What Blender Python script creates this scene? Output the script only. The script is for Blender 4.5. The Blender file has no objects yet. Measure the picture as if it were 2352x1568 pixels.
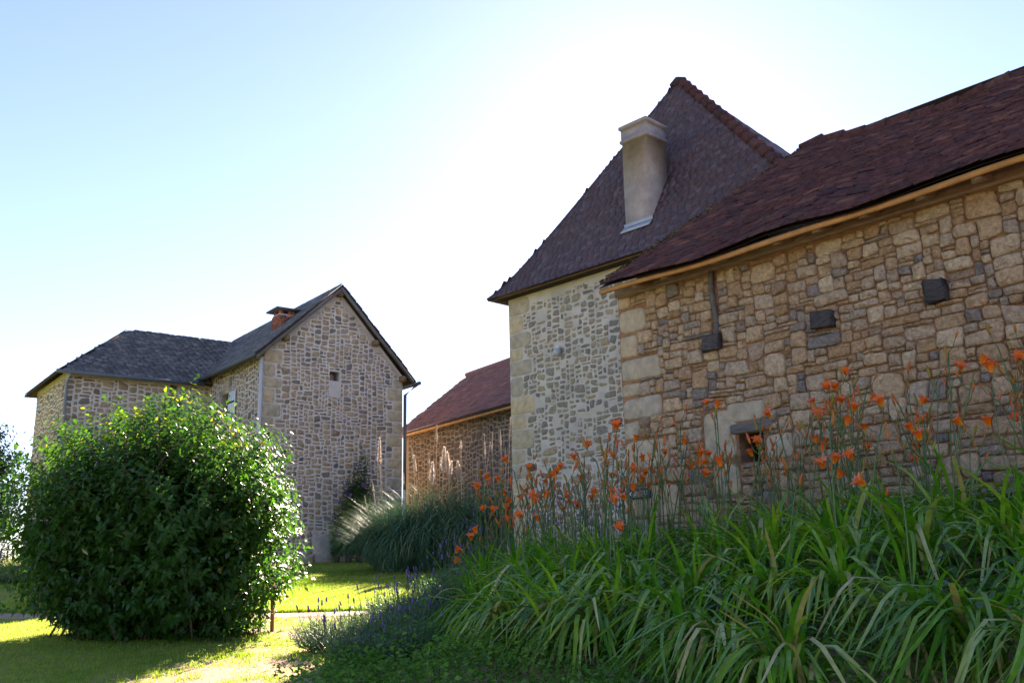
import bpy, math, random
import numpy as np
from mathutils import Vector, Matrix
from mathutils.geometry import tessellate_polygon

rng = np.random.default_rng(11)
random.seed(11)
scene = bpy.context.scene
COL = scene.collection
R = math.radians

# ------------------------------------------------------------------ camera
EYE = 1.15
cam_data = bpy.data.cameras.new('camera')
cam_data.sensor_fit = 'HORIZONTAL'
cam_data.sensor_width = 36.0
cam_data.lens = 2083.0 / 2352.0 * 36.0
cam_data.clip_start = 0.05
cam_data.clip_end = 4000
cam = bpy.data.objects.new('camera', cam_data)
COL.objects.link(cam)
_p, _r = R(13.3), 0.0237
_F = Vector((0, math.cos(_p), math.sin(_p)))
_u0 = Vector((0, -math.sin(_p), math.cos(_p)))
_Rt = math.cos(_r) * Vector((1, 0, 0)) - math.sin(_r) * _u0
_Up = math.sin(_r) * Vector((1, 0, 0)) + math.cos(_r) * _u0
M = Matrix((_Rt, _Up, -_F)).transposed().to_4x4()
M.translation = Vector((0, 0, EYE))
cam.matrix_world = M
scene.camera = cam

# ------------------------------------------------------------------ sky, sun, exposure
SUN_EL, SUN_AZ = R(26.2), R(9.0)          # azimuth clockwise from +Y
world = bpy.data.worlds.new('World')
scene.world = world
world.use_nodes = True
wn = world.node_tree.nodes
wl = world.node_tree.links
bg = wn['Background']
sky = wn.new('ShaderNodeTexSky')
sky.sky_type = 'NISHITA'
sky.sun_disc = False
sky.sun_elevation = SUN_EL
sky.sun_rotation = SUN_AZ
sky.altitude = 200
sky.air_density = 1.0
sky.dust_density = 0.14
sky.ozone_density = 5.0
hsv = wn.new('ShaderNodeHueSaturation')        # a little less saturated all over
hsv.inputs['Saturation'].default_value = 0.91
wl.new(sky.outputs[0], hsv.inputs['Color'])
wl.new(hsv.outputs[0], bg.inputs[0])
bg.inputs[1].default_value = 0.05
sun_data = bpy.data.lights.new('sun', 'SUN')
sun_data.energy = 5.0
sun_data.angle = R(0.53)
sun_data.color = (1.0, 0.9, 0.74)
sun = bpy.data.objects.new('sun', sun_data)
COL.objects.link(sun)
SUN_DIR = Vector((math.sin(SUN_AZ) * math.cos(SUN_EL), math.cos(SUN_AZ) * math.cos(SUN_EL), math.sin(SUN_EL)))
sun.rotation_euler = SUN_DIR.to_track_quat('Z', 'Y').to_euler()
sun.location = SUN_DIR * 60
scene.render.engine = 'CYCLES'
vs = scene.view_settings
vs.view_transform = 'Standard'
vs.look = 'None'
vs.gamma = 1.0
vs.use_curve_mapping = False
vs.exposure = 2.58
vs.use_white_balance = True             # camera balanced for open shade
vs.white_balance_temperature = 6900
vs.white_balance_tint = 25

# ------------------------------------------------------------------ helpers
WORLD = {}          # object -> world position of its origin (no rotated parents for these)


def npv(v):
    return np.asarray(v, float)


def make_mesh(name, V, loops, totals, tint=None, smooth=False):
    me = bpy.data.meshes.new(name)
    V = np.ascontiguousarray(V, np.float32)
    loops = np.ascontiguousarray(loops, np.int32)
    totals = np.ascontiguousarray(totals, np.int32)
    me.vertices.add(len(V))
    me.vertices.foreach_set('co', V.ravel())
    me.loops.add(len(loops))
    me.loops.foreach_set('vertex_index', loops)
    me.polygons.add(len(totals))
    starts = np.zeros(len(totals), np.int32)
    starts[1:] = np.cumsum(totals)[:-1]
    me.polygons.foreach_set('loop_start', starts)
    me.polygons.foreach_set('loop_total', totals)
    if smooth:
        me.polygons.foreach_set('use_smooth', np.ones(len(totals), bool))
    if tint is not None:
        a = me.attributes.new('tint', 'FLOAT', 'POINT')
        a.data.foreach_set('value', np.ascontiguousarray(tint, np.float32))
    me.update(calc_edges=True)
    me.validate()
    return me


class MB:
    def __init__(self):
        self.V, self.L, self.T, self.t, self.n = [], [], [], [], 0

    def add(self, V, faces, tint=0.5):
        V = npv(V)
        for f in faces:
            self.L.extend([i + self.n for i in f])
            self.T.append(len(f))
        self.V.append(V)
        t = np.empty(len(V))
        t[:] = tint
        self.t.append(t)
        self.n += len(V)

    def box(self, O, ax, ay, az, tint=0.5):
        """box from corner O spanned by the three vectors"""
        O, ax, ay, az = npv(O), npv(ax), npv(ay), npv(az)
        V = [O, O + ax, O + ax + ay, O + ay, O + az, O + ax + az, O + ax + ay + az, O + ay + az]
        self.add(V, [(0, 3, 2, 1), (4, 5, 6, 7), (0, 1, 5, 4), (1, 2, 6, 5), (2, 3, 7, 6), (3, 0, 4, 7)], tint)

    def tube(self, P, r, k=6, tint=0.5):
        P = npv(P)
        r = np.broadcast_to(npv(r), (len(P),))
        V, F = [], []
        for i in range(len(P)):
            t = P[min(i + 1, len(P) - 1)] - P[max(i - 1, 0)]
            t = t / (np.linalg.norm(t) + 1e-9)
            a = np.cross(t, (0, 0, 1.0) if abs(t[2]) < 0.9 else (1.0, 0, 0))
            a /= np.linalg.norm(a)
            b = np.cross(t, a)
            for j in range(k):
                w = 2 * math.pi * j / k
                V.append(P[i] + r[i] * (a * math.cos(w) + b * math.sin(w)))
        for i in range(len(P) - 1):
            for j in range(k):
                F.append((i * k + j, i * k + (j + 1) % k, (i + 1) * k + (j + 1) % k, (i + 1) * k + j))
        F.append(tuple(range(k))[::-1])
        F.append(tuple((len(P) - 1) * k + j for j in range(k)))
        self.add(V, F, tint)

    def mesh(self, name, origin=(0, 0, 0), smooth=False):
        V = np.concatenate(self.V) - npv(origin)
        return make_mesh(name, V, self.L, self.T, np.concatenate(self.t), smooth)

    def build(self, name, mat, parent=None, origin=None, smooth=False, kind=None):
        if not self.V:
            return None
        if origin is None:
            origin = WORLD[parent] if parent is not None else np.zeros(3)
        return put(name, self.mesh(name, origin, smooth), mat, parent, origin, kind)


def put(name, me, mat, parent=None, origin=(0, 0, 0), kind=None):
    """link a mesh whose vertices are relative to the world point origin"""
    if mat is not None and not me.materials:
        me.materials.append(mat)
    o = bpy.data.objects.new(name, me)
    COL.objects.link(o)
    origin = npv(origin)
    if parent is not None:
        o.parent = parent
        o.location = origin - WORLD[parent]
    else:
        o.location = origin
    WORLD[o] = origin
    if kind:
        o['kind'] = kind
    return o


def thing(name, label, cat, loc, group=None, rotz=0.0):
    o = bpy.data.objects.new(name, None)
    o.empty_display_size = 0.2
    COL.objects.link(o)
    o.location = loc
    o.rotation_euler = (0, 0, rotz)
    WORLD[o] = npv(loc)
    o['label'] = label
    o['category'] = cat
    if group:
        o['group'] = group
    return o


def tag(o, label, cat, group=None):
    o['label'] = label
    o['category'] = cat
    if group:
        o['group'] = group
    return o


def instance_mesh(name, TV, TF, mats, pos, tint, smooth=False, tv_tint=None):
    """many copies of a small template joined in one mesh. mats (N,3,3) columns = axes"""
    TV = npv(TV)
    N, k = len(pos), len(TV)
    V = np.einsum('nij,kj->nki', mats, TV) + pos[:, None, :]
    lp = np.array([i for f in TF for i in f])
    tt = np.array([len(f) for f in TF])
    loops = (lp[None, :] + (np.arange(N) * k)[:, None]).ravel()
    totals = np.tile(tt, N)
    t = np.repeat(tint, k)
    if tv_tint is not None:
        t = np.tile(tv_tint, N) * 0.5 + t * 0.5
    return make_mesh(name, V.reshape(-1, 3), loops, totals, t, smooth)


def unit(v):
    v = npv(v)
    return v / (np.linalg.norm(v, axis=-1, keepdims=True) + 1e-9)


def axes_from(x, up):
    """rotation matrices with x axis along x and z axis near up"""
    x = unit(x)
    y = unit(np.cross(up, x))
    z = np.cross(x, y)
    return np.stack([x, y, z], axis=-1)


# value noise
_hash = np.random.default_rng(5).random((256, 256))


def vnoise(x, y):
    x, y = np.asarray(x, float), np.asarray(y, float)
    xi, yi = np.floor(x).astype(int), np.floor(y).astype(int)
    fx, fy = x - xi, y - yi
    fx, fy = fx * fx * (3 - 2 * fx), fy * fy * (3 - 2 * fy)
    a, b = _hash[xi & 255, yi & 255], _hash[(xi + 1) & 255, yi & 255]
    c, d = _hash[xi & 255, (yi + 1) & 255], _hash[(xi + 1) & 255, (yi + 1) & 255]
    return (a * (1 - fx) + b * fx) * (1 - fy) + (c * (1 - fx) + d * fx) * fy


def fbm(x, y, o=4):
    s, a, f = 0, 0.5, 1.0
    for i in range(o):
        s = s + a * vnoise(np.asarray(x) * f + 17.3 * i, np.asarray(y) * f + 9.1 * i)
        a, f = a * 0.5, f * 2.03
    return s


def sstep(a, b, x):
    t = np.clip((np.asarray(x, float) - a) / (b - a), 0, 1)
    return t * t * (3 - 2 * t)


class Frame:
    """wall frame: u along the wall, s outwards, z up"""

    def __init__(self, P0, du, n):
        self.P0, self.du, self.n = npv(P0), npv(du), npv(n)

    def W(self, u, s, z):
        u, s, z = np.broadcast_arrays(npv(u), npv(s), npv(z))
        return self.P0 + u[..., None] * self.du + s[..., None] * self.n + z[..., None] * np.array([0, 0, 1.0])

    def us(self, X, Y):
        qx, qy = np.asarray(X) - self.P0[0], np.asarray(Y) - self.P0[1]
        return qx * self.du[0] + qy * self.du[1], qx * self.n[0] + qy * self.n[1]


def az_frame(P0, az):
    a = R(az)
    return Frame(P0, (math.sin(a), -math.cos(a), 0), (-math.cos(a), -math.sin(a), 0))


BARN = az_frame((1.3444, 11.0, 0), 41)
TOWER = az_frame((-0.0503, 17.5, 0), 44)
MID = az_frame((-3.747, 31.0, 0), 33)
_th = R(38)
_e = npv((math.cos(_th), math.sin(_th), 0))
_g = npv((-math.sin(_th), math.cos(_th), 0))
HA = npv((-6.7242, 24.0, 0))
GAB = Frame(HA, _e, -_g)                       # gable front, u to the right
SIDE = Frame(HA + _g * 4.2, -_g, -_e)           # left side of the gable wing, u towards the camera
WING = Frame(HA + _g * 4.2 - _e * 4.0, _e, -_g)  # facade of the low wing, u from its left end to the inner corner

# ------------------------------------------------------------------ materials


def nodes_of(name):
    m = bpy.data.materials.new(name)
    m.use_nodes = True
    nt = m.node_tree
    return m, nt.nodes, nt.links, nt.nodes['Principled BSDF']


def ramp_node(n, stops, interp='LINEAR'):
    r = n.new('ShaderNodeValToRGB')
    r.color_ramp.interpolation = interp
    el = r.color_ramp.elements
    while len(el) < len(stops):
        el.new(0.5)
    for e_, (p, c) in zip(el, stops):
        e_.position = p
        e_.color = (c[0], c[1], c[2], 1)
    return r


def tint_value(n, l, use_random=True):
    at = n.new('ShaderNodeAttribute')
    at.attribute_name = 'tint'
    if not use_random:
        return at.outputs['Fac']
    oi = n.new('ShaderNodeObjectInfo')
    ad = n.new('ShaderNodeMath')
    ad.operation = 'ADD'
    l.new(at.outputs['Fac'], ad.inputs[0])
    l.new(oi.outputs['Random'], ad.inputs[1])
    fr = n.new('ShaderNodeMath')
    fr.operation = 'FRACT'
    l.new(ad.outputs[0], fr.inputs[0])
    return fr.outputs[0]


def noise(n, l, scale, detail=4, rough=0.6, vec=None, dist=0.0):
    t = n.new('ShaderNodeTexNoise')
    t.inputs['Scale'].default_value = scale
    t.inputs['Detail'].default_value = detail
    t.inputs['Roughness'].default_value = rough
    t.inputs['Distortion'].default_value = dist
    if vec is None:
        g = n.new('ShaderNodeNewGeometry')
        vec = g.outputs['Position']
    l.new(vec, t.inputs['Vector'])
    return t


def mixrgb(n, l, kind, fac, a, b):
    m = n.new('ShaderNodeMix')
    m.data_type = 'RGBA'
    m.blend_type = kind
    for sock, v in ((0, fac), (6, a), (7, b)):
        if hasattr(v, 'is_output'):
            l.new(v, m.inputs[sock])
        elif isinstance(v, tuple):
            m.inputs[sock].default_value = (v[0], v[1], v[2], 1)
        else:
            m.inputs[sock].default_value = v
    return m.outputs[2]


def surf(name, stops, rough=0.88, mottle=(9.0, 0.45), spots=None, bump=(40.0, 0.35, 0.02), bump2=None, spec=0.25,
         interp='LINEAR', stretch=None, use_random=True):
    m, n, l, b = nodes_of(name)
    r = ramp_node(n, stops, interp)
    l.new(tint_value(n, l, use_random), r.inputs[0])
    g = n.new('ShaderNodeNewGeometry')
    vec = g.outputs['Position']
    if stretch:
        mp = n.new('ShaderNodeMapping')
        mp.inputs['Scale'].default_value = stretch
        l.new(vec, mp.inputs['Vector'])
        vec = mp.outputs[0]
    c = r.outputs[0]
    if mottle:
        t = noise(n, l, mottle[0], 6, 0.65, vec)
        mr = ramp_node(n, [(0.3, (1 - mottle[1],) * 3), (0.72, (1 + mottle[1] * 0.55,) * 3)])
        l.new(t.outputs[0], mr.inputs[0])
        c = mixrgb(n, l, 'MULTIPLY', 1.0, c, mr.outputs[0])
    if spots:
        t = noise(n, l, spots[0], 5, 0.7, vec, 0.6)
        mr = ramp_node(n, [(spots[1], (0, 0, 0)), (spots[1] + 0.1, (1, 1, 1))])
        l.new(t.outputs[0], mr.inputs[0])
        c = mixrgb(n, l, 'MIX', mr.outputs[0], c, spots[2])
    l.new(c, b.inputs['Base Color'])
    b.inputs['Roughness'].default_value = rough
    b.inputs['Specular IOR Level'].default_value = spec
    nrm = None
    for bm in (bump, bump2):
        if bm:
            t = noise(n, l, bm[0], 6, 0.65, vec)
            bp = n.new('ShaderNodeBump')
            bp.inputs['Strength'].default_value = bm[1]
            bp.inputs['Distance'].default_value = bm[2]
            l.new(t.outputs[0], bp.inputs['Height'])
            if nrm is not None:
                l.new(nrm, bp.inputs['Normal'])
            nrm = bp.outputs[0]
    if nrm is not None:
        l.new(nrm, b.inputs['Normal'])
    return m


def leafmat(name, stops, trans=0.45, tcol=(1.25, 1.5, 0.45), gloss=0.08, grough=0.38, use_random=True, mottle=0.25):
    m = bpy.data.materials.new(name)
    m.use_nodes = True
    n, l = m.node_tree.nodes, m.node_tree.links
    n.remove(n['Principled BSDF'])
    out = n['Material Output']
    r = ramp_node(n, stops)
    l.new(tint_value(n, l, use_random), r.inputs[0])
    t = noise(n, l, 14.0, 3)
    mr = ramp_node(n, [(0.3, (1 - mottle,) * 3), (0.7, (1 + mottle,) * 3)])
    l.new(t.outputs[0], mr.inputs[0])
    c = mixrgb(n, l, 'MULTIPLY', 1.0, r.outputs[0], mr.outputs[0])
    df = n.new('ShaderNodeBsdfDiffuse')
    l.new(c, df.inputs['Color'])
    tr = n.new('ShaderNodeBsdfTranslucent')
    tc = mixrgb(n, l, 'MULTIPLY', 1.0, c, tcol)
    l.new(tc, tr.inputs['Color'])
    mx = n.new('ShaderNodeMixShader')
    mx.inputs[0].default_value = trans
    l.new(df.outputs[0], mx.inputs[1])
    l.new(tr.outputs[0], mx.inputs[2])
    gl = n.new('ShaderNodeBsdfGlossy')
    gl.inputs['Roughness'].default_value = grough
    lw = n.new('ShaderNodeLayerWeight')
    lw.inputs['Blend'].default_value = 0.3
    ml = n.new('ShaderNodeMath')
    ml.operation = 'MULTIPLY_ADD'
    l.new(lw.outputs['Fresnel'], ml.inputs[0])
    ml.inputs[1].default_value = gloss * 3
    ml.inputs[2].default_value = gloss * 0.4
    mg = n.new('ShaderNodeMixShader')
    l.new(ml.outputs[0], mg.inputs[0])
    l.new(mx.outputs[0], mg.inputs[1])
    l.new(gl.outputs[0], mg.inputs[2])
    l.new(mg.outputs[0], out.inputs['Surface'])
    return m


MAT = {}
MAT['barn_stone'] = surf('barn_stone', [(0.0, (0.54, 0.34, 0.19)), (0.16, (0.68, 0.48, 0.30)), (0.34, (0.74, 0.58, 0.40)), (0.46, (0.56, 0.37, 0.22)), (0.58, (0.70, 0.50, 0.33)),
                                        (0.68, (0.52, 0.38, 0.27)), (0.82, (0.70, 0.54, 0.39)), (0.91, (0.42, 0.35, 0.30)), (0.96, (0.30, 0.27, 0.255)), (1.0, (0.54, 0.34, 0.19))],
                         mottle=(22, 0.42), spots=(5, 0.68, (0.30, 0.255, 0.20)), bump=(55, 0.9, 0.03), bump2=(14, 1.0, 0.07))  # mottle and spots: own tone variation plus shading of pits painted into the colour
MAT['barn_mortar'] = surf('barn_mortar', [(0, (0.33, 0.18, 0.095)), (1, (0.36, 0.20, 0.11))], mottle=(8, 0.5), bump=(35, 0.9, 0.04))
MAT['quoin'] = surf('quoin', [(0, (0.54, 0.42, 0.27)), (0.5, (0.46, 0.38, 0.27)), (1, (0.36, 0.33, 0.28))], mottle=(7, 0.35),
                    spots=(4, 0.62, (0.24, 0.23, 0.2)), bump=(60, 0.5, 0.02), bump2=(9, 0.4, 0.03))
MAT['tower_stone'] = surf('tower_stone', [(0.0, (0.38, 0.30, 0.20)), (0.3, (0.30, 0.26, 0.21)), (0.55, (0.20, 0.185, 0.17)), (0.75, (0.40, 0.32, 0.21)),
                                          (0.9, (0.17, 0.16, 0.155)), (1.0, (0.34, 0.27, 0.18))], mottle=(16, 0.4), spots=(7, 0.60, (0.53, 0.48, 0.43)), bump=(50, 0.7, 0.02))
MAT['tower_mortar'] = surf('tower_mortar', [(0, (0.58, 0.53, 0.48)), (1, (0.58, 0.53, 0.48))], mottle=(2.6, 0.25), spots=(1.4, 0.6, (0.56, 0.46, 0.33)),
                           bump=(45, 0.9, 0.03), bump2=(9, 0.5, 0.04))
MAT['house_stone'] = surf('house_stone', [(0.0, (0.38, 0.265, 0.165)), (0.25, (0.45, 0.33, 0.21)), (0.5, (0.30, 0.225, 0.16)), (0.7, (0.40, 0.30, 0.21)),
                                          (0.88, (0.17, 0.15, 0.14)), (1.0, (0.28, 0.20, 0.13))], mottle=(9, 0.35), spots=(5, 0.61, (0.52, 0.46, 0.41)), bump=(30, 0.6, 0.03))
MAT['house_mortar'] = surf('house_mortar', [(0, (0.60, 0.54, 0.50)), (1, (0.60, 0.54, 0.50))], mottle=(2.0, 0.2), spots=(0.8, 0.6, (0.54, 0.44, 0.34)),
                           bump=(26, 0.8, 0.03))
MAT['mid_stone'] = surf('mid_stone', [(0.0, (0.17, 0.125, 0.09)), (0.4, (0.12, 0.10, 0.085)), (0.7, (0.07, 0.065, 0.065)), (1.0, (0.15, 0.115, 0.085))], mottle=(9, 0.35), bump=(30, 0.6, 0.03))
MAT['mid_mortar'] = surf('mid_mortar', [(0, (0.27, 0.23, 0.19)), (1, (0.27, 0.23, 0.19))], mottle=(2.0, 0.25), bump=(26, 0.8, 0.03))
MAT['slate'] = surf('slate', [(0.0, (0.060, 0.040, 0.056)), (0.4, (0.080, 0.055, 0.074)), (0.7, (0.085, 0.046, 0.052)), (0.9, (0.11, 0.085, 0.11)), (1.0, (0.055, 0.037, 0.052))],
                    rough=0.65, mottle=(20, 0.35), spots=(5, 0.7, (0.13, 0.09, 0.05)), bump=(70, 0.3, 0.01), spec=0.3)
MAT['lauze'] = surf('lauze', [(0.0, (0.075, 0.078, 0.09)), (0.5, (0.12, 0.12, 0.135)), (0.85, (0.20, 0.20, 0.21)), (1.0, (0.09, 0.085, 0.09))],
                    rough=0.75, mottle=(12, 0.5), bump=(40, 0.6, 0.02), spec=0.35)
MAT['tile'] = surf('tile', [(0.0, (0.080, 0.036, 0.040)), (0.35, (0.11, 0.050, 0.050)), (0.6, (0.065, 0.036, 0.046)), (0.8, (0.17, 0.080, 0.066)), (0.93, (0.05, 0.036, 0.042)), (1.0, (0.095, 0.040, 0.038))],
                   rough=0.95, mottle=(18, 0.5), spots=(3.5, 0.68, (0.09, 0.075, 0.045)), bump=(60, 0.5, 0.01), spec=0.12)
MAT['roof_under'] = surf('roof_under', [(0, (0.05, 0.032, 0.026)), (1, (0.05, 0.032, 0.026))])
MAT['wood'] = surf('wood', [(0, (0.20, 0.125, 0.07)), (1, (0.26, 0.17, 0.10))], mottle=(6, 0.4), bump=(30, 0.5, 0.02), stretch=(1, 1, 6))
MAT['fascia'] = surf('fascia', [(0, (0.46, 0.23, 0.08)), (1, (0.48, 0.25, 0.095))], mottle=(5, 0.3), bump=(30, 0.3, 0.01))
MAT['dark_wood'] = surf('dark_wood', [(0, (0.085, 0.080, 0.085)), (1, (0.12, 0.11, 0.112))], mottle=(14, 0.5), bump=(26, 1.0, 0.04), stretch=(1, 1, 3))
MAT['grey_wood'] = surf('grey_wood', [(0, (0.17, 0.16, 0.155)), (1, (0.22, 0.20, 0.19))], mottle=(10, 0.4), bump=(22, 1.0, 0.03), stretch=(0.5, 0.5, 5))
MAT['plaster'] = surf('plaster', [(0, (0.34, 0.29, 0.285)), (1, (0.36, 0.305, 0.30))], mottle=(3.2, 0.35), spots=(2.1, 0.58, (0.30, 0.25, 0.235)), bump=(70, 0.6, 0.015))
MAT['gutter'] = surf('gutter', [(0, (0.10, 0.115, 0.13)), (1, (0.10, 0.115, 0.13))], rough=0.55, mottle=(8, 0.15), bump=None, spec=0.4)
MAT['zinc'] = surf('zinc', [(0, (0.36, 0.39, 0.43)), (1, (0.36, 0.39, 0.43))], rough=0.45, mottle=(8, 0.15), bump=None, spec=0.6)
MAT['pale_pipe'] = surf('pale_pipe', [(0, (0.50, 0.47, 0.45)), (1, (0.50, 0.47, 0.45))], rough=0.5, mottle=(6, 0.12), bump=None)
MAT['white_paint'] = surf('white_paint', [(0, (0.74, 0.74, 0.76)), (1, (0.74, 0.74, 0.76))], rough=0.6, mottle=(8, 0.1), bump=None)
MAT['brick'] = surf('brick', [(0, (0.34, 0.10, 0.06)), (0.6, (0.42, 0.15, 0.09)), (1, (0.22, 0.08, 0.06))], mottle=(20, 0.4), bump=(50, 0.5, 0.01))
MAT['void'] = surf('void', [(0, (0.05, 0.04, 0.032)), (1, (0.05, 0.04, 0.032))], bump=None)
MAT['slab'] = surf('slab', [(0, (0.44, 0.36, 0.30)), (1, (0.44, 0.36, 0.30))], mottle=(6, 0.3), spots=(7, 0.62, (0.28, 0.25, 0.22)), bump=(40, 0.6, 0.02))
MAT['sign'] = surf('sign', [(0, (0.014, 0.05, 0.085)), (1, (0.014, 0.05, 0.085))], rough=0.5, mottle=(30, 0.3), bump=None)
MAT['glass'] = surf('glass', [(0, (0.02, 0.022, 0.025)), (1, (0.02, 0.022, 0.025))], rough=0.08, mottle=None, bump=None, spec=0.6)
MAT['bark'] = surf('bark', [(0, (0.10, 0.07, 0.05)), (1, (0.15, 0.11, 0.08))], mottle=(20, 0.4), bump=(40, 0.7, 0.02))
MAT['stake'] = surf('stake', [(0, (0.30, 0.15, 0.07)), (1, (0.30, 0.15, 0.07))], mottle=(10, 0.4), bump=(30, 0.5, 0.01), stretch=(1, 1, 0.2))

MAT['bush_leaf'] = leafmat('bush_leaf', [(0.0, (0.022, 0.075, 0.020)), (0.5, (0.038, 0.11, 0.024)), (0.8, (0.06, 0.145, 0.026)), (0.93, (0.11, 0.19, 0.03)), (1.0, (0.36, 0.30, 0.05))],
                           trans=0.55, tcol=(1.7, 1.95, 0.4), gloss=0.05, grough=0.35, use_random=False)
MAT['tree_leaf'] = leafmat('tree_leaf', [(0.0, (0.06, 0.10, 0.02)), (0.6, (0.10, 0.14, 0.03)), (1.0, (0.20, 0.17, 0.04))], trans=0.45, use_random=False)
MAT['lily_leaf'] = leafmat('lily_leaf', [(0.0, (0.04, 0.17, 0.012)), (0.45, (0.09, 0.27, 0.016)), (0.80, (0.17, 0.35, 0.025)), (0.93, (0.26, 0.36, 0.05)), (0.97, (0.36, 0.32, 0.10)), (1.0, (0.42, 0.30, 0.16))],
                           trans=0.4, gloss=0.022, grough=0.5)
MAT['lily_leaf_pale'] = leafmat('lily_leaf_pale', [(0.0, (0.08, 0.22, 0.025)), (0.45, (0.18, 0.31, 0.05)), (0.75, (0.32, 0.40, 0.12)), (0.9, (0.42, 0.40, 0.16)), (1.0, (0.46, 0.32, 0.18))],
                                trans=0.35, gloss=0.03, grough=0.5)
MAT['stalk'] = leafmat('stalk', [(0.0, (0.05, 0.11, 0.03)), (1.0, (0.08, 0.15, 0.04))], trans=0.15)
MAT['weed_leaf'] = leafmat('weed_leaf', [(0.0, (0.03, 0.12, 0.02)), (0.45, (0.07, 0.20, 0.028)), (1.0, (0.19, 0.33, 0.06))], trans=0.38, gloss=0.02, use_random=False)
MAT['nettle_leaf'] = leafmat('nettle_leaf', [(0.0, (0.035, 0.10, 0.045)), (1.0, (0.06, 0.15, 0.06))], trans=0.28, gloss=0.08)
MAT['grass'] = leafmat('grass', [(0.0, (0.12, 0.25, 0.03)), (0.5, (0.21, 0.33, 0.04)), (0.85, (0.31, 0.36, 0.06)), (1.0, (0.45, 0.38, 0.15))], trans=0.6, tcol=(1.45, 1.4, 0.6), gloss=0.05, use_random=False)
MAT['pampas_leaf'] = leafmat('pampas_leaf', [(0.0, (0.05, 0.14, 0.09)), (0.6, (0.09, 0.20, 0.12)), (0.9, (0.15, 0.25, 0.13)), (1.0, (0.42, 0.38, 0.17))], trans=0.12, tcol=(1.0, 1.1, 0.6), gloss=0.03, use_random=False)
MAT['plume'] = leafmat('plume', [(0.0, (0.50, 0.44, 0.40)), (1.0, (0.64, 0.57, 0.51))], trans=0.5, tcol=(1.0, 0.95, 0.88), gloss=0.02, use_random=False)
MAT['straw'] = leafmat('straw', [(0.0, (0.36, 0.27, 0.16)), (1.0, (0.46, 0.36, 0.23))], trans=0.2, tcol=(1, 0.9, 0.7), gloss=0.04)
MAT['lavender_leaf'] = leafmat('lavender_leaf', [(0.0, (0.08, 0.15, 0.09)), (1.0, (0.16, 0.24, 0.16))], trans=0.25, tcol=(1.1, 1.3, 0.7), gloss=0.04, use_random=False)
MAT['lavender_flower'] = leafmat('lavender_flower', [(0.0, (0.10, 0.075, 0.24)), (0.7, (0.16, 0.12, 0.36)), (1.0, (0.22, 0.18, 0.40))], trans=0.25, tcol=(1, 0.9, 1.2), gloss=0.03, use_random=False)
MAT['petal'] = leafmat('petal', [(0.0, (0.82, 0.36, 0.015)), (0.35, (0.82, 0.22, 0.012)), (0.75, (0.80, 0.13, 0.02)), (1.0, (0.72, 0.14, 0.045))], trans=0.42, tcol=(1.1, 1.0, 0.9), gloss=0.04, use_random=False, mottle=0.1)
MAT['bud'] = leafmat('bud', [(0.0, (0.20, 0.22, 0.04)), (0.45, (0.42, 0.17, 0.035)), (1.0, (0.58, 0.13, 0.03))], trans=0.25, tcol=(1.1, 1, 0.8), gloss=0.05, mottle=0.15)
MAT['purple_petal'] = leafmat('purple_petal', [(0.0, (0.20, 0.06, 0.34)), (1.0, (0.28, 0.10, 0.42))], trans=0.35, tcol=(1, 1, 1), gloss=0.03)
MAT['yellow_petal'] = leafmat('yellow_petal', [(0.0, (0.75, 0.50, 0.02)), (1.0, (0.78, 0.55, 0.03))], trans=0.3, tcol=(1, 1, 1), gloss=0.03)

# ------------------------------------------------------------------ ground


def ground_z(X, Y):
    X, Y = np.asarray(X, float), np.asarray(Y, float)
    z = 0.044 * np.clip(Y, -10, 34)
    u, s = BARN.us(X, Y)
    H = 0.47 + 0.125 * np.clip(u, -1.5, 6)
    b = sstep(5.6, 0.9, s) * sstep(-1.75, 0.5, X) * sstep(24, 15, Y) * sstep(-3, 3, Y + 4)
    return z + H * b * sstep(9.5, 7.5, u) + 0.05 * (fbm(X * 0.5, Y * 0.5, 3) - 0.5)


def path_mid(X):
    return 11.75 - 0.10 * (X + 3.0) + 0.25 * np.sin(X * 0.6)


def bare_at(X, Y):
    """how worn the turf is: 0 lush, 1 bare soil"""
    n = fbm(X * 1.3 + 3, Y * 1.3, 4) * 0.6 + fbm(X * 5, Y * 5 + 4, 3) * 0.4
    worn = sstep(-3.6, -2.4, X - 0.28 * (Y - 6.5) * -1 * 0) * sstep(-0.7, -1.5, X) * sstep(11.2, 9.5, Y)
    worn = np.maximum(worn, 0.75 * sstep(1.0, 0.45, np.abs(Y - path_mid(X))))
    return np.clip(worn * 0.62 + (n - 0.5) * 1.8 * (0.35 + worn), 0, 1)


xs = np.concatenate([np.array([-900, -300, -120, -60, -35, -24]), np.arange(-18, -9, 0.6), np.arange(-9, 6, 0.13), np.arange(6, 14, 0.6), np.array([18, 26, 40, 80, 200, 900])])
ys = np.concatenate([np.array([-300, -80, -30, -12]), np.arange(-6, 4, 0.5), np.arange(4, 16, 0.13), np.arange(16, 30, 0.3), np.arange(30, 50, 1.5), np.array([60, 90, 160, 300, 900])])
GX, GY = np.meshgrid(xs, ys)
GZ = ground_z(GX, GY)
V = np.stack([GX, GY, GZ], -1).reshape(-1, 3)
ny_, nx_ = GX.shape
ii = np.arange(ny_ * nx_).reshape(ny_, nx_)
Q = np.stack([ii[:-1, :-1], ii[:-1, 1:], ii[1:, 1:], ii[1:, :-1]], -1).reshape(-1, 4)
bare = bare_at(GX, GY) * sstep(40, 25, np.hypot(GX, GY))
bed = sstep(-1.55, -1.0, GX + 0.25 * (fbm(GX * 2, GY * 2) - 0.5)) * (GY < 19) * sstep(9, 7, BARN.us(GX, GY)[0])
bare = np.maximum(bare, bed)
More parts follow.
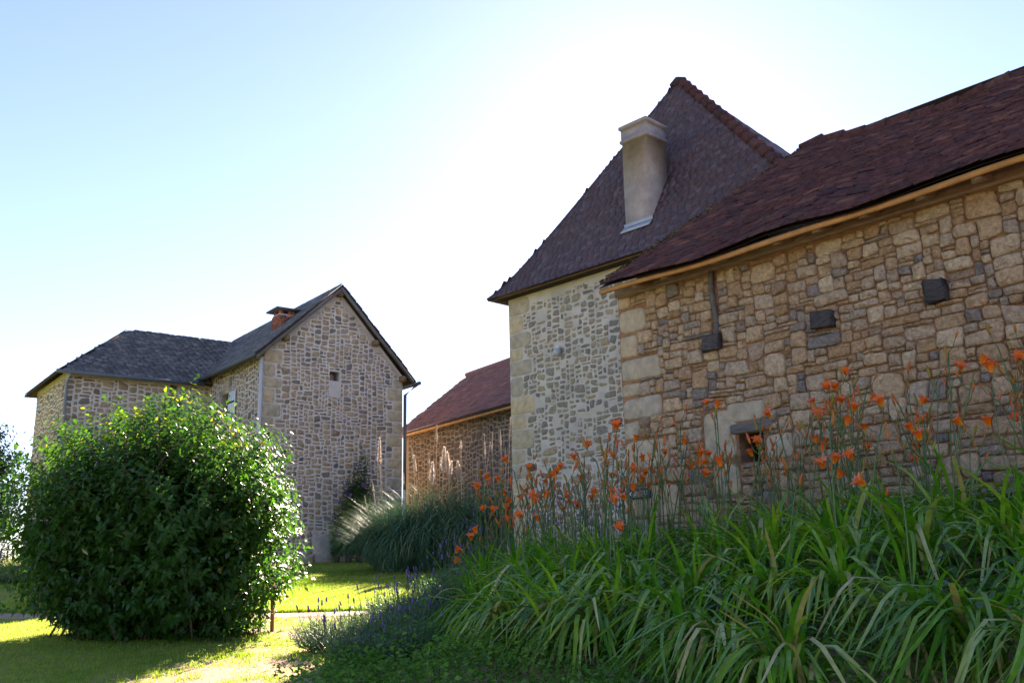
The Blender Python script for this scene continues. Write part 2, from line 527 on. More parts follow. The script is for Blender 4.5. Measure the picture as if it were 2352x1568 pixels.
bounce_soil = sstep(4.6, 3.4, GY + 1.2 * (fbm(GX * 0.8, GY * 0.8) - 0.5)) * sstep(-32, -24, GY) * sstep(-22, -16, GX)
bare = np.maximum(bare, bounce_soil)          # unseen bare soil added around and behind the camera to bounce warm light


def ground_material():
    m, n, l, b = nodes_of('turf')
    at = n.new('ShaderNodeAttribute')
    at.attribute_name = 'tint'
    t1 = noise(n, l, 2.2, 6)
    t2 = noise(n, l, 30, 5)
    grass = ramp_node(n, [(0.3, (0.15, 0.21, 0.035)), (0.55, (0.23, 0.265, 0.05)), (0.75, (0.32, 0.29, 0.08))])
    l.new(t1.outputs[0], grass.inputs[0])
    soil = ramp_node(n, [(0.25, (0.24, 0.16, 0.09)), (0.55, (0.40, 0.28, 0.18)), (0.8, (0.50, 0.38, 0.26))])
    l.new(t2.outputs[0], soil.inputs[0])
    ad = n.new('ShaderNodeMath')
    ad.operation = 'MULTIPLY_ADD'
    l.new(t2.outputs[0], ad.inputs[0])
    ad.inputs[1].default_value = 0.5
    l.new(at.outputs['Fac'], ad.inputs[2])
    fr = ramp_node(n, [(0.5, (0, 0, 0)), (0.75, (1, 1, 1))])
    l.new(ad.outputs[0], fr.inputs[0])
    c = mixrgb(n, l, 'MIX', fr.outputs[0], grass.outputs[0], soil.outputs[0])
    l.new(c, b.inputs['Base Color'])
    b.inputs['Roughness'].default_value = 0.95
    b.inputs['Specular IOR Level'].default_value = 0.1
    bp = n.new('ShaderNodeBump')
    bp.inputs['Strength'].default_value = 0.8
    bp.inputs['Distance'].default_value = 0.03
    l.new(t2.outputs[0], bp.inputs['Height'])
    l.new(bp.outputs[0], b.inputs['Normal'])
    return m


MAT['turf'] = ground_material()
MAT['dirt'] = surf('dirt', [(0, (0.38, 0.27, 0.17)), (1, (0.42, 0.31, 0.21))], mottle=(5, 0.35), spots=(9, 0.66, (0.22, 0.16, 0.09)), bump=(30, 0.8, 0.03))
gm = make_mesh('ground', V, Q.ravel(), np.full(len(Q), 4), bare.ravel(), True)
put('ground', gm, MAT['turf'], kind='structure')

# dirt path crossing the lawn
px = np.arange(-10, -0.55, 0.09)
pw = 0.30 + 0.10 * (fbm(px * 1.4, px * 0 + 2) - 0.5) * 2
rows = []
for k in np.linspace(-1, 1, 9):
    edge = 0.09 * (fbm(px * 3, px * 0 + k * 3) - 0.5)
    y_ = path_mid(px) + k * pw + edge
    rows.append(np.stack([px, y_, ground_z(px, y_) + 0.012 - (0.03 if abs(k) > 0.95 else 0)], -1))
PV = np.concatenate(rows)
L_ = len(px)
pf = np.array([(j * L_ + i, j * L_ + i + 1, (j + 1) * L_ + i + 1, (j + 1) * L_ + i) for j in range(8) for i in range(L_ - 1)])
put('path', make_mesh('path', PV, pf.ravel(), np.full(len(pf), 4), np.zeros(len(PV)), True), MAT['dirt'], kind='structure')

# ------------------------------------------------------------------ masonry tools


def pack(W, H, cell, r, wr, hr, ok):
    """irregular rubble: fills a W x H field with rectangles; ok(u,z) tells where stones may lie"""
    nx, ny = int(W / cell), int(H / cell)
    occ = np.zeros((ny, nx), bool)
    for j in range(ny):
        for i in range(nx):
            if not ok((i + 0.5) * cell, (j + 0.5) * cell):
                occ[j, i] = True
    ws, wp = zip(*wr)
    hs, hp = zip(*hr)
    wp, hp = npv(wp) / sum(wp), npv(hp) / sum(hp)
    out = []
    for j in range(ny):
        for i in range(nx):
            if occ[j, i]:
                continue
            h = int(r.choice(hs, p=hp))
            w = int(r.choice(ws, p=wp))
            if w < h and r.random() < 0.88:
                w = h + int(r.integers(0, 3))
            run = 0
            while i + run < nx and not occ[j, i + run] and run < w + 1:
                run += 1
            w = run if run == w + 1 and (i + run >= nx or occ[j, i + run]) else min(run, w)
            hh = 1
            while hh < h and j + hh < ny and not occ[j + hh, i:i + w].any():
                hh += 1
            if w < hh - 1:
                hh = w + 1
            occ[j:j + hh, i:i + w] = True
            out.append((i * cell, j * cell, w * cell, hh * cell))
    return out


def warp(u, z):
    du = 0.010 * np.sin(3.1 * z + 1.3 * u) + 0.006 * np.sin(8 * u + 3 * z + 1) + 0.016 * (vnoise(u * 5, z * 5) - 0.5)
    dz = 0.014 * np.sin(1.6 * u + 0.7) + 0.004 * np.sin(6.1 * u - 2.2 * z) + 0.016 * (vnoise(u * 4 + 40, z * 4) - 0.5)
    return u + du, z + dz


def stone_shape(w, h, gap, rings, r, npts=11, jit=0.06, skew=0.16, top=0.008, sq=(3.2, 8.0)):
    """returns local (x, z, depth) vertices and faces of one stone"""
    a, b = max(w - gap, 0.012) / 2, max(h - gap, 0.012) / 2
    ex = r.uniform(*sq)
    th = (np.arange(npts) + r.uniform(0, 1)) / npts * 2 * math.pi
    cx, sx = np.cos(th), np.sin(th)
    x = np.sign(cx) * np.abs(cx) ** (2 / ex)
    z = np.sign(sx) * np.abs(sx) ** (2 / ex)
    k = 1 + r.normal(0, jit, npts)
    x, z = x * a * np.clip(k, 0.8, 1.08), z * b * np.clip(k[::-1], 0.8, 1.08)
    m_ = min(a, b)
    c = r.uniform(-skew, skew, 4) * m_
    x = x + c[0] * (z / b) + c[1] * (x / a) * (z / b)
    z = z + c[2] * (x / a) + c[3] * (x / a) * (z / b)
    V, F = [], []
    for q, (ins, dep) in enumerate(rings):
        f = 1 - min(ins / m_, 0.6)
        dj = r.normal(0, top * 0.4, npts) if q == len(rings) - 1 else np.zeros(npts)
        V.append(np.stack([x * f, z * f, np.full(npts, dep) + dj], -1))
    V.append(np.array([[r.normal(0, a * 0.15), r.normal(0, b * 0.15), rings[-1][1] + r.uniform(0, top)]]))
    n_ = npts
    for q in range(len(rings) - 1):
        for i in range(n_):
            j = (i + 1) % n_
            F.append((q * n_ + i, q * n_ + j, (q + 1) * n_ + j, (q + 1) * n_ + i))
    c_ = len(rings) * n_
    q = len(rings) - 1
    for i in range(n_):
        F.append((q * n_ + i, q * n_ + (i + 1) % n_, c_))
    return np.concatenate(V), F


def lay_stones(frame, rects, u0, z0, wall, mat, gap, ringf, r, limit=300, npts=11, jit=0.06, skew=0.16, top=0.008, smooth=True, name='stone', sq=(3.2, 8.0), rank=None, dowarp=True):
    """each rectangle becomes a stone set in the wall; the largest are objects of their own"""
    key = rank if rank else (lambda q: q[2] * q[3])
    order = sorted(rects, key=key, reverse=True)
    rest = MB()
    for k, (a, b, w, h) in enumerate(order):
        n_ = npts if w * h > 0.012 else 8
        V_, F_ = stone_shape(w, h, gap * r.uniform(0.7, 1.3), ringf(r), r, n_, jit, skew, top, sq)
        uc, zc = a + w / 2, b + h / 2
        U, Z = uc + V_[:, 0], zc + V_[:, 1]
        if dowarp:
            U, Z = warp(U + u0, Z + z0)
        else:
            U, Z = U + u0, Z + z0
        P = frame.W(U, V_[:, 2], Z)
        # clumps of alike colour, otherwise random
        t = (r.random() * 0.75 + 0.25 * fbm(uc * 0.9 + u0, zc * 0.9)) % 1.0
        if k < limit:
            mb = MB()
            mb.add(P, F_, t * 0.999)
            mb.build(name, mat, wall, origin=P.mean(0), smooth=smooth)
        else:
            rest.add(P, F_, t)
    if rest.V:
        o = rest.build('small_stones', mat, wall, smooth=smooth, kind='stuff')


def wall_poly(mb, frame, outline, holes=(), depth=0.35, s=0.0, tint=0.5, close=True):
    """flat wall polygon with real openings (reveals and a closed back)"""
    loops = [[Vector((u, z, 0)) for u, z in outline]]
    flat = list(outline)
    for (a, b, c, d) in holes:
        h = [(a, b), (a, d), (c, d), (c, b)]
        loops.append([Vector((u, z, 0)) for u, z in h])
        flat += h
    tris = tessellate_polygon(loops)
    P = frame.W([p[0] for p in flat], s, [p[1] for p in flat])
    F_ = []
    for t in tris:
        v = P[list(t)]
        nn = np.cross(v[1] - v[0], v[2] - v[0])
        F_.append(tuple(t) if nn @ frame.n > 0 else tuple(t)[::-1])
    mb.add(P, F_, tint)
    for (a, b, c, d) in holes:
        q = [(a, b), (c, b), (c, d), (a, d)]
        Pf = frame.W([x[0] for x in q], s, [x[1] for x in q])
        Pb = frame.W([x[0] for x in q], s - depth, [x[1] for x in q])
        fs = [(i, 4 + i, 4 + (i + 1) % 4, (i + 1) % 4) for i in range(4)]
        if close:
            fs.append((4, 5, 6, 7))
        mb.add(np.concatenate([Pf, Pb]), fs, tint)


def fbox(mb, f, u0, u1, s0, s1, z0, z1, tint=0.5):
    mb.box(f.W(u0, s0, z0), f.du * (u1 - u0), f.n * (s1 - s0), (0, 0, z1 - z0), tint)


def rough_box(f, u0, u1, s0, s1, z0, z1, r, j=0.008, cham=0.012):
    """timber or block with broken arrises and slightly uneven corners"""
    V_, F_ = [], []
    mb = MB()
    pts = []
    c = min(cham, (u1 - u0) / 3, (z1 - z0) / 3, abs(s1 - s0) / 3)
    for (s_, ins) in ((s0, 0), (s1 - c, 0), (s1, c)):
        ring = [(u0 + ins + c, z0 + ins), (u1 - ins - c, z0 + ins), (u1 - ins, z0 + ins + c), (u1 - ins, z1 - ins - c), (u1 - ins - c, z1 - ins), (u0 + ins + c, z1 - ins), (u0 + ins, z1 - ins - c), (u0 + ins, z0 + ins + c)]
        for (u, z) in ring:
            pts.append(f.W(u + r.normal(0, j), s_ + r.normal(0, j * 0.5), z + r.normal(0, j)))
    F_ = [(q * 8 + i, q * 8 + (i + 1) % 8, (q + 1) * 8 + (i + 1) % 8, (q + 1) * 8 + i) for q in range(2) for i in range(8)] + [tuple(range(16, 24)), tuple(range(7, -1, -1))]
    mb.add(np.array(pts), F_, r.random())
    return mb


TILE_V = npv([(-.5, 0, 0), (.5, 0, 0), (.5, 1, 0), (-.5, 1, 0), (-.5, 0, 1), (.5, 0, 1), (.5, 1, 1), (-.5, 1, 1)])
TILE_F = [(4, 5, 6, 7), (0, 1, 5, 4), (1, 2, 6, 5), (3, 0, 4, 7)]
SLATE_V = npv([(-.36, 0, 0), (.36, 0, 0), (.5, .2, 0), (.5, 1, 0), (-.5, 1, 0), (-.5, .2, 0), (-.36, 0, 1), (.36, 0, 1), (.5, .2, 1), (.5, 1, 1), (-.5, 1, 1), (-.5, .2, 1)])
SLATE_F = [(6, 7, 8, 9, 10, 11), (0, 1, 7, 6), (1, 2, 8, 7), (2, 3, 9, 8), (5, 0, 6, 11), (4, 5, 11, 10)]


def lay_tiles(items, TV, TF, size, mat, roof, name, r, limit=300, rank=None, lift=(0.06, 0.13), jit=0.010):
    """items: (pos, right, upslope) of each tile's lower edge middle; size = (w, l, t)"""
    if rank is not None:
        items = sorted(items, key=rank)
    me = make_mesh(name, npv(TV) * npv(size), [i for f in TF for i in f], [len(f) for f in TF], np.zeros(len(TV)))
    me.materials.append(mat)
    base = WORLD[roof]
    ms, ps = [], []
    for k, (p, rt, up) in enumerate(items):
        rt, up = unit(rt), unit(up)
        nn = np.cross(rt, up)
        # lifted tail, small twist
        up2 = unit(up - nn * r.uniform(*lift))
        rt2 = unit(rt + up2 * r.normal(0, 0.02) + nn * r.normal(0, 0.025))
        nn2 = np.cross(rt2, up2)
        p = npv(p) + nn * (0.012 + r.uniform(0, jit))
        A = np.stack([rt2, up2, nn2], -1)
        if k < limit:
            o = bpy.data.objects.new(name, me)
            COL.objects.link(o)
            o.parent = roof
            m4 = Matrix([[*A[0], 0], [*A[1], 0], [*A[2], 0], [0, 0, 0, 1]])
            m4.translation = Vector(p - base)
            o.matrix_local = m4
        else:
            ms.append(A * npv(size)[None, :])
            ps.append(p)
    if ps:
        me2 = instance_mesh(name + '_field', TV, TF, np.array(ms), np.array(ps) - base, r.random(len(ps)))
        put(name + '_field', me2, mat, roof, base, 'stuff')


# ------------------------------------------------------------------ the near barn
BZ = float(ground_z(*BARN.W(2.5, 0, 0)[:2])) - 0.2
barn = thing('stone_barn', 'long rubble stone barn with dark red tiled roof beside the daylily bank', 'barn', BARN.W(0, 0, BZ))
B_TOP = 4.36
mb = MB()
HOLE = (1.64, 2.06, 1.95, 2.37)
wall_poly(mb, BARN, [(0, 0.4), (8.5, 0.4), (8.5, B_TOP), (0, B_TOP)], [HOLE], 0.55)
GABLE_E = Frame(BARN.W(0, 0, 0), -BARN.n, -BARN.du)
gab = [(0, 0.4), (9.2, 0.4), (9.2, B_TOP), (4.6, 7.35), (0, B_TOP)]
wall_poly(mb, GABLE_E, gab)
wall_poly(mb, Frame(BARN.W(8.5, 0, 0), -BARN.n, BARN.du), gab)
wall_poly(mb, Frame(BARN.W(0, -9.2, 0), BARN.du, -BARN.n), [(0, 0.4), (8.5, 0.4), (8.5, B_TOP), (0, B_TOP)])
bwall = mb.build('wall', MAT['barn_mortar'], barn)
r = np.random.default_rng(3)
QUOINS = [(0, .21, 4.11, 4.27), (0, .45, 3.78, 4.09), (0, .31, 3.48, 3.76), (0, .64, 3.18, 3.46), (0, .30, 2.99, 3.16), (0, .62, 2.71, 2.98), (0, .26, 2.47, 2.70),
          (0, .68, 2.10, 2.46), (0, .42, 1.93, 2.09), (0, .80, 1.55, 1.92), (0, .45, 1.2, 1.54),
          (1.18, 1.62, 2.10, 2.66), (1.97, 2.30, 2.06, 2.33), (1.25, 1.62, 1.72, 2.08), (1.50, 2.02, 2.49, 2.72)]
for (a, b, c, d) in QUOINS:
    V_, F_ = stone_shape(b - a, d - c, 0.014, [(0, -0.05), (0, 0.0), (0.010, 0.014), (0.03, 0.02)], r, 14, 0.012, 0.05, 0.01)
    P = BARN.W(V_[:, 0] + (a + b) / 2, V_[:, 2], V_[:, 1] + (c + d) / 2)
    m_ = MB()
    m_.add(P, F_, r.random())
    m_.build('quoin', MAT['quoin'], bwall, origin=P.mean(0), smooth=True)
BEAMS = [(1.30, 1.53, 3.33, 3.50), (2.68, 2.90, 3.31, 3.47), (3.86, 4.03, 3.31, 3.51)]


def barn_ok(u, z):
    z += 0.95
    if z > 4.23:
        return False
    for (a, b, c, d) in QUOINS + [(h[0], h[2], h[1], h[3]) for h in (HOLE,)] + BEAMS + [(1.58, 2.06, 2.36, 2.5), (1.44, 1.51, 3.5, 4.3)]:
        if a - 0.005 < u < b + 0.005 and c - 0.005 < z < d + 0.005:
            return False
    return True


rects = pack(5.75, 3.35, 0.042, r, [(2, .12), (3, .2), (4, .2), (5, .17), (6, .13), (7, .08), (8, .06), (9, .03), (10, .01)], [(1, .16), (2, .42), (3, .26), (4, .11), (5, .04), (6, .01)], barn_ok)


def barn_rings(r):
    p = r.uniform(0.022, 0.06)
    return [(0, -0.03), (0.0, p - 0.02), (0.006, p - 0.005), (0.026, p + r.uniform(0, 0.008))]


lay_stones(BARN, rects, 0, 0.95, bwall, MAT['barn_stone'], 0.008, barn_rings, r, top=0.016, skew=0.15, npts=15, jit=0.04, smooth=False, sq=(3.6, 9.0))
# the small square opening: weathered lintel, dark room behind
lin = rough_box(BARN, 1.56, 2.09, -0.2, 0.05, 2.375, 2.475, r, 0.006)
lin.build('lintel', MAT['grey_wood'], barn)
for k, (a, b, c, d) in enumerate(BEAMS):
    rough_box(BARN, a, b, -0.1, 0.09 + 0.02 * k, c, d, r, 0.009, 0.006).build('beam_end', MAT['dark_wood'], barn)
mb = MB()
zz = np.linspace(4.26, 3.5, 9)
mb.tube(BARN.W(1.465 + 0.03 * (4.26 - zz) + 0.012 * np.sin(zz * 9), 0.045, zz), 0.03, 7, 0.3)
mb.build('strut', MAT['grey_wood'], barn, smooth=True)
mb = MB()
fbox(mb, BARN, 0.04, 8.3, -0.12, 0.10, 4.25, 4.40)
mb.build('wall_plate', MAT['wood'], barn)
for u_ in (0.55, 1.0, 1.72, 2.5, 2.95, 3.45, 4.0, 4.5, 5.1, 5.7, 6.3):
    mb = MB()
    mb.box(BARN.W(u_, -0.2, 4.47), BARN.du * 0.08, BARN.n * 0.57 + npv((0, 0, -0.19)), (0, 0, -0.09), random.random())
    mb.build('rafter', MAT['wood'], barn)
mb = MB()
us_ = np.linspace(0.06, 8.3, 30)
sag = lambda u: 0.018 * np.sin(u * 1.1 + 2.2) + 0.01 * np.sin(u * 2.9)
for i in range(29):
    a, b = us_[i], us_[i + 1]
    za, zb = 4.225 + sag(a), 4.225 + sag(b)
    Vv = np.concatenate([BARN.W([a, b, b, a], [.36, .36, .40, .40], [za, zb, zb, za]), BARN.W([a, b, b, a], [.36, .36, .40, .40], [za + .052, zb + .052, zb + .052, za + .052])])
    mb.add(Vv, [(3, 2, 1, 0), (4, 5, 6, 7), (0, 1, 5, 4), (2, 3, 7, 6)] + ([(0, 4, 7, 3)] if i == 0 else []))
mb.build('fascia_board', MAT['fascia'], barn)

BSL = 0.66            # slope of the barn roof


def barn_roof(u, v):
    """v metres horizontally in from the eave"""
    u, v = npv(u), npv(v)
    z = 4.315 + v * BSL + sag(u) * (1 - np.clip(v / 5, 0, 1))
    z = z + 0.10 * np.exp(-((u - 2.55) / 0.55) ** 2 - ((v - 0.9) / 0.9) ** 2) - 0.05 * np.exp(-((u - 3.3) / 0.5) ** 2 - ((v - 0.8) / 0.9) ** 2)
    z = z + 0.05 * (fbm(u * 0.9, v * 0.9, 2) - 0.4) + np.clip(v / 5.0, 0, 1) * (0.05 * np.sin(u * 1.9 + 1.0) + 0.03 * np.sin(u * 4.3) - 0.07 - 0.06 * u)
    return BARN.W(u, 0.43 - v, z)


VR = 5.03
mb = MB()
gu, gv = np.linspace(0.06, 8.5, 34), np.linspace(0, VR, 20)
UU, VV = np.meshgrid(gu, gv)
RP = barn_roof(UU, VV).reshape(-1, 3)
ix = np.arange(len(RP)).reshape(20, 34)
fq = [(ix[a, b], ix[a, b + 1], ix[a + 1, b + 1], ix[a + 1, b]) for a in range(19) for b in range(33)]
mb.add(RP, fq)
mb.add(RP - npv((0, 0, 0.035)), [f[::-1] for f in fq])
back = BARN.W([0.06, 8.5, 8.5, 0.06], [-4.6, -4.6, -9.7, -9.7], [7.6, 7.5, 4.3, 4.3])
mb.add(back, [(0, 1, 2, 3), (3, 2, 1, 0)])
broof = mb.build('roof', MAT['roof_under'], barn)
items = []
rowp = 0.15
nrow = int(VR / rowp)
for j in range(nrow):
    v = -0.03 + j * rowp
    off = r.uniform(0, 0.19)
    u = 0.02 + off - 0.19 + r.uniform(-.02, .02)
    while u < 6.3:
        w = 0.19
        uu, vv = u + w / 2 + r.normal(0, 0.006), v + r.normal(0, 0.008)
        if uu > 0.06:
            p = barn_roof(uu, max(vv, -0.03))
            a = barn_roof(uu + 0.08, vv) - barn_roof(uu - 0.08, vv)
            up = barn_roof(uu, vv + 0.1) - barn_roof(uu, vv - 0.0)
            items.append((p, a, up))
        u += w + 0.006
cam_p = npv((0, 0, EYE))
lay_tiles(items, TILE_V, TILE_F, (0.188, 0.30, 0.02), MAT['tile'], broof, 'roof_tile', r, 300, rank=lambda t: np.linalg.norm(t[0] - cam_p), lift=(0.05, 0.11), jit=0.014)
for k in range(22):       # ridge tiles
    u = 0.1 + k * 0.36
    if u > 6.2:
        break
    a, b = barn_roof(u, VR), barn_roof(u + 0.40, VR)
    m_ = MB()
    m_.tube([a + npv((0, 0, 0.0)), (a + b) / 2 + npv((0, 0, .012)), b + npv((0, 0, 0.025))], [0.095, 0.1, 0.11], 9, r.random())
    m_.build('ridge_tile', MAT['tile'], broof, smooth=True)

# moss and lichen clinging to the ragged verge
mb = MB()
for k in range(420):
    v = r.uniform(0.0, VR) if k % 3 else r.uniform(0.3, 2.2)
    p = barn_roof(0.07 + abs(r.normal(0, 0.07)), v) + npv((0, 0, 0.035))
    q = r.uniform(0.012, 0.045)
    m_v = unit(r.normal(size=(6, 3))) * q * npv((1, 1, 0.6)) + p
    mb.add(m_v, [(0, 1, 2), (2, 3, 4), (4, 5, 0), (1, 3, 5), (0, 2, 4), (1, 4, 3)], r.random())
mb.build('moss', surf('moss', [(0, (0.10, 0.075, 0.035)), (0.5, (0.14, 0.115, 0.055)), (1, (0.20, 0.17, 0.11))], rough=1.0, mottle=(30, 0.4), bump=None, spec=0.05), broof, kind='stuff')

# enamel sign on the barn corner
sign = thing('wall_sign', 'small dark blue painted sign reading VAISSELLE on the barn corner stones', 'sign', BARN.W(0.20, 0.03, 1.83))
mb = MB()
m_ = rough_box(BARN, 0.03, 0.385, 0.022, 0.04, 1.77, 1.895, r, 0.0, 0.004)
m_.build('plate', MAT['sign'], sign)
cu = bpy.data.curves.new('lettering', 'FONT')
cu.body = 'VAISSELLE'
cu.size = 0.066
cu.align_x = 'CENTER'
cu.extrude = 0.0006
cu.offset = 0.0012
cu.space_character = 1.02
cu.materials.append(MAT['white_paint'])
tmp = bpy.data.objects.new('lettering_curve', cu)
COL.objects.link(tmp)
tme = bpy.data.meshes.new_from_object(tmp.evaluated_get(bpy.context.evaluated_depsgraph_get()))
bpy.data.objects.remove(tmp)
to = bpy.data.objects.new('lettering', tme)
COL.objects.link(to)
to.parent = sign
tm = Matrix((Vector(BARN.du), Vector((0, 0, 1)), Vector(BARN.n))).transposed().to_4x4()
tm.translation = Vector(BARN.W(0.205, 0.0425, 1.815) - WORLD[sign])
to.matrix_local = tm
mb = MB()
fbox(mb, BARN, 0.10, 0.34, 0.0402, 0.0425, 1.798, 1.803)
mb.build('underline', MAT['white_paint'], sign)

# ------------------------------------------------------------------ the tower
TW, TD, TE, TH = 6.75, 5.3, 6.16, 4.62       # width, depth, eave height, roof rise
tower = thing('stone_tower', 'tall pale stone tower house with steep slate pavilion roof behind the barn', 'tower', TOWER.W(0, 0, 0.7))
mb = MB()
wall_poly(mb, TOWER, [(0, 0.3), (TW, 0.3), (TW, TE + 0.12), (0, TE + 0.12)])
wall_poly(mb, Frame(TOWER.W(0, 0, 0), -TOWER.n, -TOWER.du), [(0, 0.3), (TD, 0.3), (TD, TE + .12), (0, TE + .12)])
wall_poly(mb, Frame(TOWER.W(TW, 0, 0), -TOWER.n, TOWER.du), [(0, 0.3), (TD, 0.3), (TD, TE + .12), (0, TE + .12)])
wall_poly(mb, Frame(TOWER.W(0, -TD, 0), TOWER.du, -TOWER.n), [(0, 0.3), (TW, 0.3), (TW, TE + .12), (0, TE + .12)])
twall = mb.build('wall', MAT['tower_mortar'], tower)
r = np.random.default_rng(8)
z = 1.0
TQ = []
k = 0
while z < TE - 0.15:
    h = r.uniform(0.24, 0.42)
    w = (0.62 if k % 2 else 0.40) + r.uniform(-.06, .08)
    TQ.append((0, w, z, z + h - 0.012))
    z += h
    k += 1
for (a, b, c, d) in TQ:
    V_, F_ = stone_shape(b - a, d - c, 0.008, [(0, -0.03), (0, 0.004), (0.012, 0.010)], r, 14, 0.012, 0.03, 0.004)
    P = TOWER.W(V_[:, 0] + (a + b) / 2, V_[:, 2], V_[:, 1] + (c + d) / 2)
    m_ = MB()
    m_.add(P, F_, r.random())
    m_.build('quoin', MAT['quoin'], twall, origin=P.mean(0), smooth=True)


def tower_ok(u, z):
    z += 1.2
    if z > TE - 0.12 - 0.22 * vnoise(u * 1.5, 3.3) or (u > 3.9 and z < 4.6) or u > 4.4:
        return False
    for (a, b, c, d) in TQ:
        if u < b + 0.02 and c - 0.01 < z < d + 0.01:
            return False
    return True


rects = pack(4.4, 5.0, 0.045, r, [(2, .22), (3, .28), (4, .24), (5, .14), (6, .08), (8, .04)], [(1, .18), (2, .5), (3, .25), (4, .07)], tower_ok)
rects = [q for q in rects if r.random() > (0.28 if q[1] < 1.5 else 0.14)]
lay_stones(TOWER, rects, 0, 1.2, twall, MAT['tower_stone'], 0.030, lambda r: [(0, -0.02), (0, r.uniform(-.004, .006)), (0.008, r.uniform(0.002, 0.014))], r, npts=10, jit=0.13, skew=0.28, top=0.006)
for (u_, z_) in ((0.52, 2.76), (2.64, 3.36)):
    V_, F_ = stone_shape(0.24, 0.17, 0.01, [(0, -0.02), (0, 0.01), (0.01, 0.018)], r, 10, 0.1, 0.2)
    P = TOWER.W(V_[:, 0] + u_, V_[:, 2], V_[:, 1] + z_)
    m_ = MB()
    m_.add(P, F_, 0.2)
    o_ = m_.build('stone', surf('red_stone' + str(z_), [(0, (0.13, 0.065, 0.05)), (1, (0.13, 0.065, 0.05))], mottle=(9, 0.5)), twall, origin=P.mean(0), smooth=True)
    o_['label'] = 'dark reddish stone'

AP = (2.72, -2.50)        # plan position of the roof's peak
OV = 0.30
CORN = [(-OV, OV), (TW + OV, OV), (TW + OV, -TD - OV), (-OV, -TD - OV)]


def tz(q):
    return TE - 0.02 + TH * (q * 1.06 - 0.06 * (1 - np.exp(-np.asarray(q, float) / 0.11)))


def roof_pt(u, s, q):
    """plan point on the eave rectangle drawn in towards the peak by q"""
    return TOWER.W(npv(u) * (1 - q) + AP[0] * q, npv(s) * (1 - q) + AP[1] * q, tz(q))


qs = np.concatenate([np.linspace(0, 0.3, 8), np.linspace(0.38, 0.985, 9)])
mb = MB()
for k in range(4):
    (ua, sa), (ub, sb) = CORN[k], CORN[(k + 1) % 4]
    P = np.concatenate([np.stack([roof_pt(ua, sa, q), roof_pt(ub, sb, q)]) for q in qs])
    mb.add(P, [(2 * i, 2 * i + 1, 2 * i + 3, 2 * i + 2) for i in range(len(qs) - 1)])
mb.add(np.stack([roof_pt(*c, 0.0) for c in CORN]) - npv((0, 0, 0.012)), [(3, 2, 1, 0)])
mb.add(np.stack([roof_pt(*c, 0.985) for c in CORN]), [(0, 1, 2, 3)])
troof = mb.build('roof', MAT['roof_under'], tower)
mb = MB()
for k in range(2):
    (ua, sa), (ub, sb) = CORN[0 if k == 0 else 3], CORN[1 if k == 0 else 0]
    a, b = roof_pt(ua, sa, 0.012), roof_pt(ub, sb, 0.012)
    mb.box(a - npv((0, 0, 0.055)), b - a, -TOWER.n * 0.03 if k == 0 else TOWER.du * 0.03, (0, 0, 0.04))
mb.build('eave_board', MAT['wood'], troof)


def face_items(k, step, w, r, skip=None):
    (ua, sa), (ub, sb) = CORN[k], CORN[(k + 1) % 4]
    out = []
    # rows at equal spacing along the slope of the face middle
    qq = np.linspace(0, 0.985, 400)
    mid = np.stack([roof_pt((ua + ub) / 2, (sa + sb) / 2, q) for q in qq])
    L = np.concatenate([[0], np.cumsum(np.linalg.norm(np.diff(mid, axis=0), axis=1))])
    nr = int(L[-1] / step)
    for j in range(nr):
        q = float(np.interp(j * step, L, qq))
        q2 = float(np.interp(min(j * step + step, L[-1]), L, qq))
        A, B = roof_pt(ua, sa, q), roof_pt(ub, sb, q)
        ln = np.linalg.norm(B - A)
        n_ = int(ln / w)
        rt = (B - A) / ln
        shift = r.random()
        for i in range(n_ + 1):
            x = (i + shift) * w + r.normal(0, 0.008)
            if x < 0.085 or x > ln - 0.085:
                continue
            f = x / ln
            p = A + rt * x
            uv_q = roof_pt(ua + (ub - ua) * f, sa + (sb - sa) * f, q2)
            up = roof_pt((ua + ub) / 2, (sa + sb) / 2, q2) - roof_pt((ua + ub) / 2, (sa + sb) / 2, q)
            if skip and skip(p):
                continue
            out.append((p, rt, up))
    return out


CH = (2.86, 3.45, -0.26, -0.84)      # chimney footprint u0,u1,s0,s1


def in_chimney(p):
    u, s = TOWER.us(p[0], p[1])
    return CH[0] - 0.02 < u < CH[1] + 0.02 and CH[3] < s < CH[2] + 0.10


front = face_items(0, 0.092, 0.15, r, in_chimney)
lay_tiles(front, SLATE_V, SLATE_F, (0.146, 0.20, 0.009), MAT['slate'], troof, 'slate', r, 300, rank=lambda t: np.linalg.norm(t[0] - cam_p), lift=(0.03, 0.07), jit=0.006)
side = face_items(1, 0.115, 0.17, r) + face_items(3, 0.115, 0.17, r)
lay_tiles(side, SLATE_V, SLATE_F, (0.165, 0.26, 0.009), MAT['slate'], troof, 'side_slate', r, 0, lift=(0.0, 0.02), jit=0.002)
# rounded hip tiles on the right hip, smaller ones on the left
for k in range(19):
    q0, q1 = 0.985 - k * 0.05, 0.985 - (k + 1.12) * 0.05
    if q1 < 0.05:
        break
    a, b = roof_pt(*CORN[1], q0), roof_pt(*CORN[1], q1)
    m_ = MB()
    m_.tube([a + npv((0, 0, .0)), (a * .6 + b * .4) + npv((0, 0, .01)), b + npv((0, 0, 0.035)), b + (b - a) * 0.02 + npv((0, 0, 0.03))], [0.07, 0.09, 0.115, 0.06], 9, r.random())
    m_.build('hip_tile', MAT['tile'], troof, smooth=True)
mb = MB()
mb.tube([roof_pt(*CORN[0], q) + npv((0, 0, 0.008)) for q in qs], 0.038, 6)
mb.build('hip_flashing', MAT['slate'], troof, smooth=True)
mb = MB()
pk = roof_pt(CORN[0][0], CORN[0][1], 0.975)
pk2 = roof_pt(CORN[1][0], CORN[1][1], 0.975)
